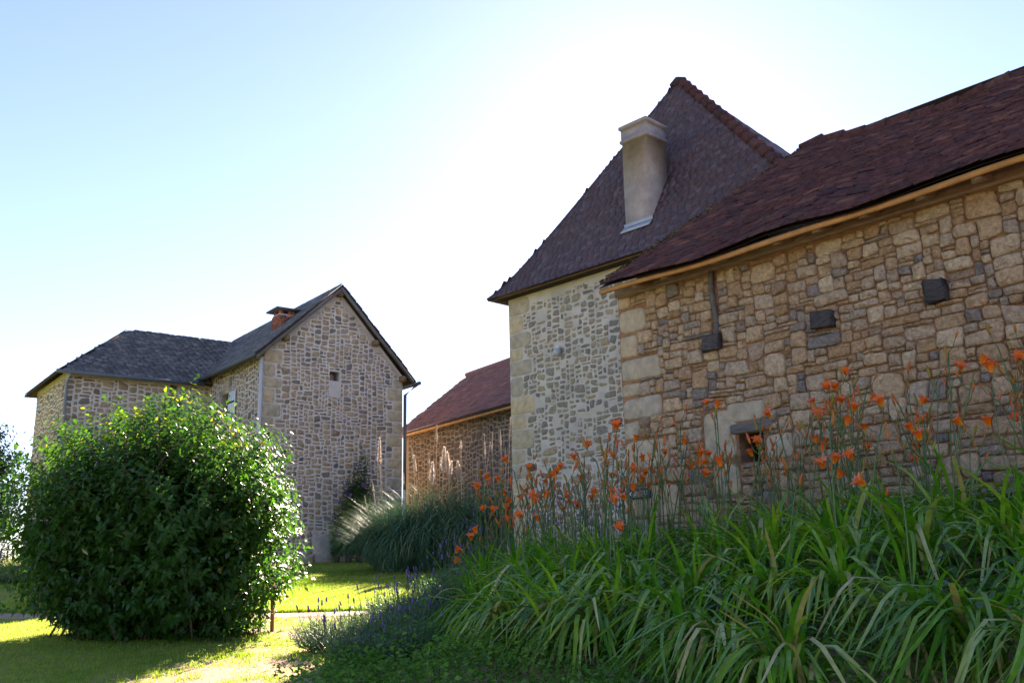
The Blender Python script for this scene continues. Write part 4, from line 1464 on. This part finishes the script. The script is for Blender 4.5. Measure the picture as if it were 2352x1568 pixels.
def lavender(x, y, rad, h, nshoot, nspike, label, r, lean=(0, 0), group='lavender plants along the bed', pale=0.0):
    z0 = float(ground_z(x, y))
    t = thing('lavender', label, 'lavender', (x, y, z0), group)
    ba = np.stack([x + r.normal(0, rad * .25, nshoot), y + r.normal(0, rad * .25, nshoot), np.full(nshoot, z0 - 0.02)], -1)
    a = r.uniform(0, 2 * math.pi, nshoot)
    rr = rad * np.sqrt(r.random(nshoot))
    tip = np.stack([x + rr * np.cos(a) + lean[0], y + rr * np.sin(a) + lean[1], z0 + h * (0.55 + 0.45 * (1 - (rr / rad) ** 2)) * r.uniform(0.75, 1.1, nshoot)], -1)
    ctr = ba + (tip - ba) * np.array([0.7, 0.7, 0.35])
    ms, ps = shoots_to_leaves(ba, ctr, tip, 9, 0.35, 0.05, r, droop=-0.2)
    me = instance_mesh('foliage', NEEDLE_V * npv((1, 1.2, 1)), NEEDLE_F, ms, ps - WORLD[t], r.random(len(ps)) * 0.7 + pale)
    put('foliage', me, MAT['lavender_leaf'], t, WORLD[t], 'stuff')
    mb = MB()
    pick = r.choice(nshoot, min(nspike, nshoot), False)
    tips = []
    for i in pick:
        e = tip[i] + (tip[i] - ctr[i]) * r.uniform(0.15, 0.45) + npv((0, 0, r.uniform(0.0, 0.08))) * (h / 0.5)
        mb.tube([tip[i], (tip[i] + e) / 2, e], 0.0022, 3)
        tips.append((e, unit(e - tip[i])))
    for i in range(0, nshoot, 4):
        mb.tube([ba[i], ctr[i], tip[i]], [0.005, 0.004, 0.002], 4)
    mb.build('stems', MAT['stalk'], t, kind='stuff')
    for e, dv in tips:
        m_ = MB()
        L = r.uniform(0.045, 0.075) * (1 + pale)
        A = axes_from(dv[None], npv([[0.3, 1, 0.2]]))[0]
        m_.add((SPIKE_V * npv((L, L * 1.3, L * 1.3))) @ A.T + e, SPIKE_F, r.random())
        m_.build('flower_spike', MAT['lavender_flower'], t, origin=e, smooth=True)
    return t


LAV = [(-1.72, 8.5, 0.36, 0.34, 260, 10, 'nearest grey green lavender clump leaning out over the worn path'),
       (-1.38, 9.1, 0.40, 0.38, 280, 12, 'lavender clump behind the nearest one at the edge of the worn path'),
       (-1.22, 10.0, 0.46, 0.44, 300, 14, 'broad dark lavender clump bordering the dirt path'),
       (-0.90, 10.9, 0.42, 0.46, 240, 14, 'lavender clump just past the dirt path at the bed edge'),
       (-1.35, 7.7, 0.28, 0.34, 160, 10, 'small grey lavender tuft lowest at the shaded corner of the bed'),
       (-0.95, 8.3, 0.36, 0.42, 240, 14, 'lavender clump inside the bed behind the two path side clumps'),
       (-0.70, 9.2, 0.40, 0.50, 260, 16, 'woody lavender clump inside the bed left of the first daylilies'),
       (-0.85, 7.4, 0.30, 0.34, 200, 8, 'low lavender clump in shade above the dandelions'),
       (-0.50, 10.2, 0.40, 0.58, 240, 18, 'tall lavender clump behind the leftmost daylily'),
       (-0.45, 11.9, 0.45, 0.75, 190, 40, 'tall flowering lavender in front of the pampas grass'),
       (0.15, 12.6, 0.45, 0.80, 190, 40, 'flowering lavender left of the tower foot'),
       (0.55, 11.8, 0.42, 0.80, 170, 36, 'flowering lavender at the middle of the tower foot'),
       (1.00, 11.2, 0.36, 0.75, 150, 30, 'flowering lavender under the tower and barn joint')]
r = np.random.default_rng(5)
for (x, y, a, h, ns, nf, lab) in LAV:
    lavender(x, y, a, h, ns, nf, lab, r)
lavender(-10.3, 19.2, 0.75, 0.62, 420, 160, 'pale lavender hedge tuft at the far left edge of the lawn', r, group='lavender plants along the bed', pale=0.3)
lavender(-11.6, 19.4, 0.75, 0.62, 420, 160, 'pale lavender tuft cut by the left picture edge', r, group='lavender plants along the bed', pale=0.3)

# ------------------------------------------------------------------ pampas grass


def blade_strip(N, base, az, length, width, bend, r, segs=6, lift=1.25, pw=1.4):
    """arched blades as strips: returns verts (N*(segs+1)*2,3) and quads"""
    t = np.linspace(0, 1, segs + 1)
    th = np.broadcast_to(npv(lift), (N,))[:, None] - bend[:, None] * t[None, :] ** pw             # elevation angle along blade
    ds = length[:, None] / segs
    rr = np.concatenate([np.zeros((N, 1)), np.cumsum(np.cos(th[:, :-1]) * ds, 1)], 1)
    zz = np.concatenate([np.zeros((N, 1)), np.cumsum(np.sin(th[:, :-1]) * ds, 1)], 1)
    dx, dy = np.cos(az), np.sin(az)
    c = np.stack([base[:, 0:1] + rr * dx[:, None], base[:, 1:2] + rr * dy[:, None], base[:, 2:3] + zz], -1)
    w = width[:, None] * np.clip(1.05 - t[None, :] ** 2, 0.05, 1) * 0.5
    sd = np.stack([-dy, dx, np.zeros(N)], -1)
    Lf, Rt = c + sd[:, None, :] * w[..., None], c - sd[:, None, :] * w[..., None]
    V = np.stack([Lf, Rt], 2).reshape(-1, 3)
    k = (segs + 1) * 2
    q = np.array([(2 * i, 2 * i + 1, 2 * i + 3, 2 * i + 2) for i in range(segs)])
    F = (q[None] + (np.arange(N) * k)[:, None, None]).reshape(-1, 4)
    return V, F, k


def pampas(x, y, rad, h, nb, label, stalks, r):
    z0 = float(ground_z(x, y)) - 0.02
    t = thing('pampas_grass', label, 'pampas grass', (x, y, z0), 'pampas grass clumps against the house')
    a = r.uniform(0, 2 * math.pi, nb)
    b0 = rad * 0.5 * np.sqrt(r.random(nb))
    base = np.stack([x + b0 * np.cos(a), y + b0 * np.sin(a), np.full(nb, z0)], -1)
    L = h * r.uniform(0.65, 1.5, nb)
    V, F, k = blade_strip(nb, base, a + r.normal(0, 0.35, nb), L, r.uniform(0.010, 0.018, nb), r.uniform(1.3, 2.9, nb), r, 9, lift=r.uniform(0.75, 1.5, nb), pw=1.9)
    ti = np.clip(r.normal(0.45, 0.2, nb), 0, 0.92)
    ti[r.random(nb) < 0.05] = 1.0
    put('foliage', make_mesh('foliage', V - WORLD[t], F.ravel(), np.full(len(F), 4), np.repeat(ti, k)), MAT['pampas_leaf'], t, WORLD[t], 'stuff')
    for (dx, dz, pl, fat) in stalks:
        mb = MB()
        bx_, by_ = x + dx * 0.5, y + r.uniform(-.2, .2)
        top = npv((x + dx, by_ + r.uniform(-.1, .1), z0 + dz))
        mb.tube([(bx_, by_, z0 + 0.5), ((bx_ + top[0]) / 2, by_, z0 + dz * 0.55), top], [0.009, 0.008, 0.006], 5, 0.5)
        so = mb.build('plume_stalk', MAT['straw'], t, smooth=True)
        if pl <= 0:
            continue
        n_ = int(420 * pl / 0.5)
        f = r.random(n_)
        ax = unit(npv((dx * 0.15 + r.normal(0, .05), 0, 1)))
        bp_ = top - ax * pl * 0.15 + ax * (f * pl)[:, None]
        ra = r.uniform(0, 2 * math.pi, n_)
        V2, F2, k2 = blade_strip(n_, bp_, ra, fat * r.uniform(0.5, 1.0, n_) * (1.05 - 0.75 * f), np.full(n_, 0.018), r.uniform(0.2, 1.4, n_), r, 3, lift=1.35)
        put('plume', make_mesh('plume', V2 - top, F2.ravel(), np.full(len(F2), 4), np.repeat(r.random(n_), k2)), MAT['plume'], so, top)
    return t


r = np.random.default_rng(13)
pampas(-2.62, 20.3, 0.9, 1.5, 3000, 'leftmost pampas grass clump with one tall bright plume', [(-.40, 2.35, 0.65, 0.20), (-.55, 1.75, .25, .08), (-.7, 1.55, .12, .05), (.15, 1.9, .25, .08), (.3, 1.85, 0, 0), (.4, 1.8, 0, 0)], r)
pampas(-1.95, 20.5, 1.0, 1.75, 3000, 'second pampas grass clump from the left with low pale plumes', [(.2, 2.85, 0.4, 0.09), (-.35, 2.45, .22, .08), (.0, 2.35, .3, .08), (.35, 2.15, .6, .30), (.1, 1.9, .5, .28), (-.3, 2.2, .4, .12), (.5, 2.0, .4, .2)], r)
pampas(-1.20, 20.4, 1.0, 1.8, 3000, 'third pampas grass clump from the left below the feathered plumes', [(-.3, 2.1, .5, .3), (0, 1.9, .4, .2), (.0, 2.6, .2, .12), (.35, 2.0, .4, .2), (.6, 2.35, .5, .08), (-.1, 2.0, .4, .25)], r)
pampas(-0.40, 20.2, 0.9, 1.75, 2800, 'rightmost pampas grass clump against the tower edge with upright plumes', [(-.25, 2.35, .6, .08), (-.1, 2.5, .5, .07), (.1, 2.4, .6, .10), (.3, 2.8, .5, .05), (.2, 2.2, .4, .1), (.4, 2.4, 0, 0)], r)

# flowering shrub and dark climber by the gable wall
r = np.random.default_rng(15)


def wall_shrub(x, y, h, w, n, label, mat, flowers, r, size=0.095):
    z0 = float(ground_z(x, y))
    t = thing('wall_shrub', label, 'shrub', (x, y, z0))
    bush(t, (x, y, z0 + h * 0.55), (w, w * 0.8, h * 0.5), n, 13, size, mat, r, z0, low=-0.7, stems=20, stem_r=0.01, spread=0.4, protr=0.35)
    for k in range(flowers):
        d = unit(npv((r.normal(0, .6), -1.2, r.normal(0.2, .7))))
        c = npv((x, y, z0 + h * 0.6)) + d * npv((w, w * 0.8, h * 0.5)) * 1.03
        m_ = MB()
        A = axes_from(unit(d + npv((0, 0, .3)))[None], npv([[0, 0, 1.0]]))[0]
        pts, F_ = [npv((0, 0, 0))], []
        for q in range(5):
            for (aq, rr_, dd) in ((q - .35, .045, .015), (q, .055, .03), (q + .35, .045, .015)):
                an = aq * 2 * math.pi / 5
                pts.append(npv((dd, rr_ * math.cos(an), rr_ * math.sin(an))))
            b_ = 1 + q * 3
            F_ += [(0, b_, b_ + 1), (0, b_ + 1, b_ + 2)]
        m_.add(np.array(pts) @ A.T + c, F_, r.random())
        m_.build('flower', MAT['purple_petal'], t, origin=c)
    return t


wall_shrub(-4.10, 24.2, 2.5, 0.46, 330, 'tall upright shrub with purple flowers between gable wall and pampas', MAT['bush_leaf'], 5, r)
wall_shrub(-4.42, 24.3, 1.9, 0.34, 220, 'shorter shrub with purple flowers left of the tall one', MAT['bush_leaf'], 5, r)
wall_shrub(-4.74, 24.5, 1.35, 0.26, 120, 'small dark open shrub beside the leaning stone slab', MAT['bush_leaf'], 1, r, 0.08)

# ------------------------------------------------------------------ daylilies


def lily_leaf_mesh(k, r, droop=False):
    L = r.uniform(0.65, 0.98) if droop else r.uniform(0.5, 0.78)
    w = r.uniform(0.0085, 0.0135) * (0.9 if droop else 0.88)
    segs = 9
    lift = r.uniform(1.05, 1.45)
    bend = r.uniform(1.5, 3.1) if k % 6 else r.uniform(0.35, 0.8)
    if droop:
        lift, bend = r.uniform(1.0, 1.35), r.uniform(1.75, 2.35)
    t = np.linspace(0, 1, segs + 1)
    kink = r.uniform(0.45, 0.7)
    if droop:
        kink = r.uniform(0.28, 0.5)
    th = lift - bend * (t ** 1.3 if k % 3 and not droop else sstep(kink - 0.2, kink + 0.2, t))
    ds = L / segs
    x = np.concatenate([[0], np.cumsum(np.cos(th[:-1]) * ds)])
    z = np.concatenate([[0], np.cumsum(np.sin(th[:-1]) * ds)])
    sw = r.normal(0, 0.10) * t ** 2 * L
    ww = w * np.clip(np.sqrt(np.clip(1.02 - t ** 3, 0, 1)), 0.08, 1) * (0.6 + 0.4 * np.minimum(1, t * 5))
    tw = r.normal(0, 0.5) * t
    V = []
    for i in range(segs + 1):
        nx_, nz_ = -math.sin(th[i]), math.cos(th[i])
        for sg in (-1, 0, 1):
            f = 0.30 * abs(sg) * ww[i]
            V.append((x[i] + nx_ * (f + sg * ww[i] * math.sin(tw[i])), sw[i] + sg * ww[i] * math.cos(tw[i]), z[i] + nz_ * (f + sg * ww[i] * math.sin(tw[i]))))
    F = []
    for i in range(segs):
        for s_ in (0, 1):
            a = i * 3 + s_
            F.append((a, a + 1, a + 4, a + 3))
    tip = np.repeat(t, 3)
    me = make_mesh('leaf', V, [i for f in F for i in f], [4] * len(F), np.clip(0.0 * tip, 0, 1), True)
    me.materials.append(MAT['lily_leaf_pale' if droop and k % 2 else 'lily_leaf'])
    return me


r = np.random.default_rng(41)
LEAVES = [lily_leaf_mesh(k, r) for k in range(18)]
DROOP = [lily_leaf_mesh(k, r, True) for k in range(14)]


def flower_mesh(r, openness):
    """six recurved tepals on a short tube, axis +z, about 9 cm across"""
    V, F, T = [], [], []
    segs = 7
    for q in range(6):
        inner = q % 2
        az = q * math.pi / 3 + r.normal(0, 0.06)
        L = r.uniform(0.088, 0.10)
        w = (0.021 if inner else 0.015)
        t = np.linspace(0, 1, segs + 1)
        th = 1.42 - (0.25 + openness * r.uniform(0.85, 1.15)) * t ** 1.2 - 0.9 * openness * sstep(0.6, 1.0, t)
        ds = L / segs
        x = 0.004 + np.concatenate([[0], np.cumsum(np.cos(th[:-1]) * ds)])
        z = np.concatenate([[0], np.cumsum(np.sin(th[:-1]) * ds)])
        ww = w * np.sin(np.clip(0.12 + t * 0.92, 0, 1) * math.pi) ** 0.7
        b = len(V)
        for i in range(segs + 1):
            for sg in (-1, 0, 1):
                xx, yy, zz = x[i] - abs(sg) * ww[i] * -0.1, sg * max(ww[i], 0.0015), z[i] + abs(sg) * ww[i] * 0.35
                V.append((xx * math.cos(az) - yy * math.sin(az), xx * math.sin(az) + yy * math.cos(az), zz))
                T.append(min(1.0, t[i] * 0.95 + (0.12 if sg == 0 and t[i] > 0.4 else 0)))
        for i in range(segs):
            for s_ in (0, 1):
                a = b + i * 3 + s_
                F.append((a, a + 1, a + 4, a + 3))
    for q in range(5):       # stamens
        az = q * 1.26 + 0.3
        b = len(V)
        for (rr_, zz) in ((0.002, 0.02), (0.012, 0.06), (0.022, 0.078)):
            V += [(rr_ * math.cos(az) + 0.0013, rr_ * math.sin(az), zz), (rr_ * math.cos(az) - 0.0013, rr_ * math.sin(az), zz)]
            T += [0.1, 0.1]
        F += [(b, b + 1, b + 3, b + 2), (b + 2, b + 3, b + 5, b + 4)]
    me = make_mesh('flower', V, [i for f in F for i in f], [len(f) for f in F], T, True)
    me.materials.append(MAT['petal'])
    return me


def bud_mesh(r, L, fat):
    mb = MB()
    z = np.linspace(0, L, 7)
    rad = fat * np.array([0.45, 0.8, 1.0, 1.0, 0.9, 0.65, 0.2])
    bend = r.normal(0, 0.01)
    mb.tube(np.stack([bend * (z / L) ** 2, 0 * z, z], -1), rad, 6, 0.0)
    me = mb.mesh('bud', smooth=True)
    a = me.attributes['tint']
    a.data.foreach_set('value', np.repeat(np.zeros(7), 6).astype(np.float32))
    me.materials.append(MAT['bud'])
    return me


FLOWERS = [flower_mesh(r, o) for o in (0.95, 1.1, 1.25, 0.8, 1.05)]
BUDS = [bud_mesh(r, L, f) for L, f in ((0.07, 0.0075), (0.055, 0.007), (0.035, 0.006), (0.085, 0.0085))]


def stalk_mesh(k, r):
    """flower scape: returns mesh and the tips (pos, dir) of its branches"""
    H = 0.90 + 0.08 * (k % 4)
    mb = MB()
    lean = r.uniform(0.03, 0.16)
    t = np.linspace(0, 1, 7)
    cx = lean * t ** 1.6 + 0.01 * np.sin(t * 7 + k)
    P = np.stack([cx, 0.01 * np.sin(t * 5 + 2 * k), H * t], -1)
    mb.tube(P, np.linspace(0.0062, 0.0042, 7), 5, 0.4)
    tips = []
    nb = 2 + k % 3
    for q in range(nb):
        s0 = P[5] * (1 - q * 0.12) + (P[6] - P[5]) * (0.9 - q * 0.3)
        s0 = P[6] - (P[6] - P[4]) * 0.28 * q
        a = q * 2.4 + k
        e = s0 + npv((0.055 * math.cos(a), 0.055 * math.sin(a), 0.06 + 0.03 * r.random()))
        mb.tube([s0, (s0 + e) / 2 + npv((0.008 * math.cos(a), 0.008 * math.sin(a), -0.006)), e], 0.0026, 4, 0.6)
        tips.append((e, unit(e - s0 + npv((0, 0, 0.05)))))
    me = mb.mesh('flower_stalk', smooth=True)
    me.materials.append(MAT['stalk'])
    return me, tips


STALKS = [stalk_mesh(k, r) for k in range(8)]
ORD = ['first', 'second', 'third', 'fourth', 'fifth', 'sixth', 'seventh', 'eighth', 'ninth', 'tenth', 'eleventh', 'twelfth', 'thirteenth', 'fourteenth']


def daylily(x, y, nleaf, nstalk, nfl, label, r, scale=1.0, down=None, hang=0.6):
    z0 = float(ground_z(x, y)) - 0.01
    t = thing('daylily', label, 'daylily', (x, y, z0), 'orange daylilies on the bank')
    for k in range(nleaf):
        pool = DROOP if down is not None and r.random() < hang else LEAVES
        o = bpy.data.objects.new('leaf', pool[r.integers(len(pool))])
        COL.objects.link(o)
        o.parent = t
        a = r.uniform(0, 2 * math.pi)
        if down is not None and r.random() < hang:
            a = down + r.normal(0, 0.6)
        rr_ = 0.10 * math.sqrt(r.random())
        b_ = r.uniform(0, 2 * math.pi)
        o.location = (rr_ * math.cos(b_), rr_ * math.sin(b_), 0)
        o.rotation_euler = (r.normal(0, 0.08), r.normal(0, 0.10), a)
        s_ = scale * r.uniform(0.75, 1.12)
        o.scale = (s_, s_ * r.uniform(0.85, 1.25) * (1.25 if down is not None else 1.0), s_)
    left = nfl
    for k in range(nstalk):
        me, tips = STALKS[r.integers(len(STALKS))]
        o = bpy.data.objects.new('flower_stalk', me)
        COL.objects.link(o)
        o.parent = t
        o.location = (r.normal(0, 0.09), r.normal(0, 0.09), 0)
        o.rotation_euler = (r.normal(0, 0.07), r.normal(0, 0.07), r.uniform(0, 6.28))
        s_ = r.uniform(0.62, 1.15)
        o.scale = (s_, s_, s_)
        for q, (p, dv) in enumerate(tips):
            fl = left > 0 and (q == 0 or (r.random() < 0.15))
            if fl:
                left -= 1
                c = bpy.data.objects.new('flower', FLOWERS[r.integers(len(FLOWERS))])
                dd = Vector(dv) + Vector((r.normal(0, .35), r.normal(0, .35), 0.15))
                dd.rotate(o.rotation_euler)
                dd += Vector((-0.22, -0.38, 0.0))
                dd.rotate(o.rotation_euler.to_matrix().inverted())
                c.scale = (1.0 / s_,) * 3
            else:
                c = bpy.data.objects.new('bud', BUDS[r.integers(len(BUDS))])
                c.scale = (1.3, 1.3, 1.15)
                dd = Vector(dv) + Vector((r.normal(0, .15), r.normal(0, .15), 0.1))
            COL.objects.link(c)
            c.parent = o
            c.location = p
            c.rotation_euler = dd.to_track_quat('Z', 'Y').to_euler()
    return t


r = np.random.default_rng(52)
# rows of clumps: name of the row, then (u along the barn, s out from it)
LROWS = [('row along the barn wall', [(-0.5 + 0.5 * i + r.normal(0, .1), 0.8 + r.normal(0, .12)) for i in range(12)], 22, 10, 3.0),
         ('second row from the barn', [(-0.9 + 0.52 * i + r.normal(0, .1), 1.45 + r.normal(0, .14)) for i in range(13)], 26, 10, 3.2),
         ('middle row on the bank', [(-1.1 + 0.54 * i + r.normal(0, .12), 2.1 + r.normal(0, .14)) for i in range(13)], 36, 5, 1.8),
         ('lower row on the bank', [(-0.9 + 0.52 * i + r.normal(0, .12), 2.7 + r.normal(0, .14)) for i in range(13)], 60, 2, 1.2),
         ('front row on the bank', [(0.6 + 0.50 * i + r.normal(0, .10), 3.25 + r.normal(0, .14)) for i in range(11)], 78, 1, 0.45),
         ('lowest row at the bank foot', [(0.9 + 0.44 * i + r.normal(0, .10), 3.85 + r.normal(0, .14)) for i in range(12)], 78, 0, 0.0)]
down_az = math.atan2(BARN.n[1], BARN.n[0])
for (rn, pts, nl, nst, nf) in LROWS:
    n_row = 0
    for i, (u_, s_) in enumerate(pts):
        p = BARN.W(u_, s_, 0)
        if p[0] < (-0.15 if s_ > 2.5 else -0.5) + 0.10 * max(0, 7.5 - p[1]):
            continue
        n_row += 1
        i = n_row - 1
        nst_ = max(0, int(round(r.normal(nst, 1.0)))) if nst else 0
        nf_ = min(nst_ * 2, max(0, int(round(r.normal(nf, 0.9)))))
        fl = {0: 'no open flowers', 1: 'one open flower'}.get(nf_, 'several open flowers')
        daylily(p[0], p[1], int(nl + r.integers(-4, 5)), nst_, nf_, '%s daylily from left in the %s, %s' % (ORD[i], rn, fl), r, scale=0.85 if s_ < 1.8 else 1.0, down=down_az if s_ > 1.8 else None, hang=0.12 if s_ < 2.4 else 0.3 if s_ < 3.0 else 0.55 if s_ < 3.5 else 0.7)
LOOSE = [(-0.35, 8.5, 26, 2, 1, 'small daylily tuft between the lavender and the bank'), (-0.28, 7.6, 34, 0, 0, 'green daylily tuft left of the arching one'),
         (-0.62, 9.6, 16, 3, 3, 'leftmost orange daylily clump standing over the lavender'), (-0.25, 10.2, 18, 3, 3, 'orange daylily clump just right of the leftmost one'),
         (0.05, 9.3, 20, 3, 2, 'orange daylily clump in front of the tower foot'), (0.35, 10.3, 20, 4, 4, 'tallest orange daylily clump against the tower wall'),
         (0.02, 7.0, 55, 0, 0, 'arching daylily tuft at the lower left corner of the bed'), (0.32, 6.3, 55, 0, 0, 'drooping daylily tuft at the bottom edge left of the nettles'),
         (0.15, 7.9, 40, 1, 1, 'daylily tuft above the lower left corner tuft')]
for (x, y, nl, ns, nf, lab) in LOOSE:
    daylily(x, y, nl, ns, nf, lab, r, down=R(200) if ns < 2 else None)

# ------------------------------------------------------------------ weeds under and between the lilies
r = np.random.default_rng(61)


def bed_points(n, r, smin=0.3, smax=5.6, umin=-5.5, umax=5.8):
    u, s = r.uniform(umin, umax, n), r.uniform(smin, smax, n)
    P = BARN.W(u, s, 0)
    X, Y = P[:, 0], P[:, 1]
    ok = (X > -1.55 + 0.35 * (fbm(X * 2, Y * 2) - 0.5) + 0.045 * (Y - 6)) & (Y < 16) & (Y > 4.2)
    return X[ok], Y[ok]


X, Y = bed_points(120000, r)
hh = r.random(len(X)) ** 1.4 * (0.06 + 0.55 * np.clip(fbm(X * 2.2, Y * 2.2, 3) - 0.2, 0, 1)) + 0.01
P = np.stack([X, Y, ground_z(X, Y) + hh], -1)
lx = unit(np.stack([r.normal(0, 1, len(X)), r.normal(0, 1, len(X)), r.normal(-.1, .3, len(X))], -1))
ms = axes_from(lx, unit(np.stack([r.normal(0, .4, len(X)), r.normal(0, .4, len(X)), np.ones(len(X))], -1))) * (0.024 + 0.032 * r.random(len(X)))[:, None, None]
ti = np.clip(fbm(X * 2.5, Y * 2.5, 3) + r.normal(0, .15, len(X)), 0, 1)
wme = instance_mesh('ground_cover_weeds', LEAF_V * npv((1, 1.3, 1)), LEAF_F, ms, P, ti)
wo = put('ground_cover_weeds', wme, MAT['weed_leaf'], kind='stuff')
tag(wo, 'low dark green leafy weeds covering the shaded flower bed', 'weeds')


def nettle(x, y, h, label, r):
    z0 = float(ground_z(x, y))
    t = thing('nettle', label, 'weed', (x, y, z0), 'nettles at the foot of the bank')
    mb = MB()
    lean = r.normal(0, 0.08, 2)
    top = npv((x + lean[0], y + lean[1], z0 + h))
    mb.tube([(x, y, z0), ((x + top[0]) / 2, (y + top[1]) / 2, z0 + h * .55), top], [0.004, 0.0035, 0.002], 5)
    mb.build('stem', MAT['stalk'], t)
    n_ = 7
    for k in range(n_):
        f = 0.3 + 0.7 * k / (n_ - 1)
        c = npv((x, y, z0)) * (1 - f) + top * f
        for sg in (0, 1):
            a = k * math.pi / 2 + sg * math.pi + r.normal(0, .2)
            L = (0.095 if k < 4 else 0.065 if k < 6 else 0.035) * r.uniform(0.8, 1.15)
            A = axes_from(npv([[math.cos(a), math.sin(a), -0.25]]), npv([[0, 0, 1.0]]))[0]
            m_ = MB()
            pv, pf_ = [], []
            xs_ = np.linspace(0, 1, 7)
            for i, xx in enumerate(xs_):
                w_ = 0.30 * math.sin(min(1, 0.15 + xx * 0.9) * math.pi) ** 0.8 * (1.0 if i % 2 else 0.88)
                dz = -0.22 * xx ** 2
                pv += [(xx, w_, dz + .05), (xx, 0, dz), (xx, -w_, dz + .05)]
                if i:
                    b_ = (i - 1) * 3
                    pf_ += [(b_ + 1, b_ + 4, b_ + 3, b_), (b_ + 2, b_ + 5, b_ + 4, b_ + 1)]
            m_.add((npv(pv) * L) @ A.T + c, pf_, r.random() * 0.9)
            m_.build('leaf', MAT['nettle_leaf'], t, origin=c)
    return t


NP = [(2.0, 5.0), (2.3, 4.7), (1.75, 5.3), (2.5, 5.2), (1.3, 5.7), (0.95, 5.9), (2.15, 4.4), (0.45, 6.2), (1.55, 5.0), (2.65, 4.9), (0.15, 6.4), (2.9, 5.4)]
for i, (x, y) in enumerate(sorted(NP, key=lambda q: q[0] / q[1])):
    nettle(x - 0.12, y - 0.12, r.uniform(0.38, 0.56), '%s nettle from the left among drooping daylily leaves at the bank foot' % ORD[i], r)
for (x, y, lab) in ((-0.55, 6.55, 'yellow dandelion flower left of the drooping daylily tuft'), (-0.95, 6.45, 'leftmost yellow dandelion in the shaded grass'), (-0.15, 6.15, 'rightmost yellow dandelion near the bottom edge')):
    z0 = float(ground_z(x, y))
    t = thing('dandelion', lab, 'flower', (x, y, z0))
    mb = MB()
    mb.tube([(x, y, z0), (x, y, z0 + .17)], 0.0025, 4)
    mb.build('stem', MAT['stalk'], t)
    n_ = 26
    a = r.uniform(0, 6.28, n_)
    V2, F2, k2 = blade_strip(n_, np.tile(npv((x, y, z0 + .17)), (n_, 1)), a, np.full(n_, 0.022), np.full(n_, 0.006), np.full(n_, 0.6), r, 2, lift=0.8)
    put('flower_head', make_mesh('flower_head', V2 - WORLD[t], F2.ravel(), np.full(len(F2), 4), np.zeros(len(V2))), MAT['yellow_petal'], t, WORLD[t])

# ------------------------------------------------------------------ grass


def grass_patch(n, x0, x1, y0, y1, hmin, hmax, w, r, keep):
    X, Y = r.uniform(x0, x1, n), r.uniform(y0, y1, n)
    k = keep(X, Y) > r.random(n)
    X, Y = X[k], Y[k]
    m = len(X)
    base = np.stack([X, Y, ground_z(X, Y) - 0.004], -1)
    hgt = 0.6 * r.uniform(hmin, hmax, m) * (0.6 + 0.8 * fbm(X * 1.1 + 9, Y * 1.1, 2))
    V, F, kk = blade_strip(m, base, r.uniform(0, 6.28, m), hgt, np.full(m, w) * r.uniform(.7, 1.3, m), r.uniform(0.2, 1.6, m), r, 2, lift=1.35)
    ti = np.clip(0.15 + 0.75 * fbm(X * 1.5, Y * 1.5 + 5, 3) + r.normal(0, .15, m), 0, 1)
    return V, F, np.repeat(ti, kk)


r = np.random.default_rng(71)


def lawn_keep(X, Y):
    b = bare_at(X, Y)
    onpath = np.abs(Y - path_mid(X)) < 0.27 + 0.1 * (fbm(X * 3, Y * 3) - 0.5)
    bed_ = (X > -1.2)
    return np.clip(1.0 - 1.25 * b, 0.0, 1) * np.where(onpath, 0.05, 1.0) * np.where(bed_ & (Y < 16), 0.3, 1.0)


parts = [grass_patch(90000, -7.5, -0.4, 5.4, 12.0, 0.025, 0.065, 0.006, r, lawn_keep),
         grass_patch(90000, -8, 0.4, 11.5, 18, 0.03, 0.07, 0.009, r, lawn_keep),
         grass_patch(60000, -12, 1.0, 17, 26.5, 0.04, 0.08, 0.014, r, lawn_keep)]
# ragged tuft line along the far path edge
X = r.uniform(-8, -0.9, 9000)
Yp = path_mid(X) + 0.34 + 0.10 * (fbm(X * 3, X * 0) - 0.5) + np.abs(r.normal(0, .05, 9000))
m = len(X)
V, F, kk = blade_strip(m, np.stack([X, Yp, ground_z(X, Yp) - .004], -1), r.uniform(0, 6.28, m), r.uniform(0.03, 0.075, m), np.full(m, .008), r.uniform(.2, 1.8, m), r, 2, lift=1.35)
parts.append((V, F, np.repeat(np.clip(r.normal(.4, .2, m), 0, 1), kk)))
# little tufts left standing on the worn ground
n_t = 1500
X, Yt = r.uniform(-3.6, -1.0, n_t), r.uniform(5.6, 11.2, n_t)
k_ = fbm(X * 2.2 + 7, Yt * 2.2, 3) > 0.47
X, Yt = np.repeat(X[k_], 14), np.repeat(Yt[k_], 14)
m = len(X)
X, Yt = X + r.normal(0, .035, m), Yt + r.normal(0, .035, m)
V, F, kk = blade_strip(m, np.stack([X, Yt, ground_z(X, Yt) - .003], -1), r.uniform(0, 6.28, m), r.uniform(0.02, 0.055, m), np.full(m, .006), r.uniform(.4, 1.9, m), r, 2, lift=1.2)
parts.append((V, F, np.repeat(np.clip(r.normal(.35, .2, m), 0, 1), kk)))
off, VV_, FF_, TT_ = 0, [], [], []
for (V, F, T) in parts:
    VV_.append(V)
    FF_.append(F + off)
    TT_.append(T)
    off += len(V)
FF_ = np.concatenate(FF_)
go = put('grass', make_mesh('grass', np.concatenate(VV_), FF_.ravel(), np.full(len(FF_), 4), np.concatenate(TT_)), MAT['grass'], kind='stuff')
tag(go, 'short sunlit lawn grass around the big shrub', 'grass')
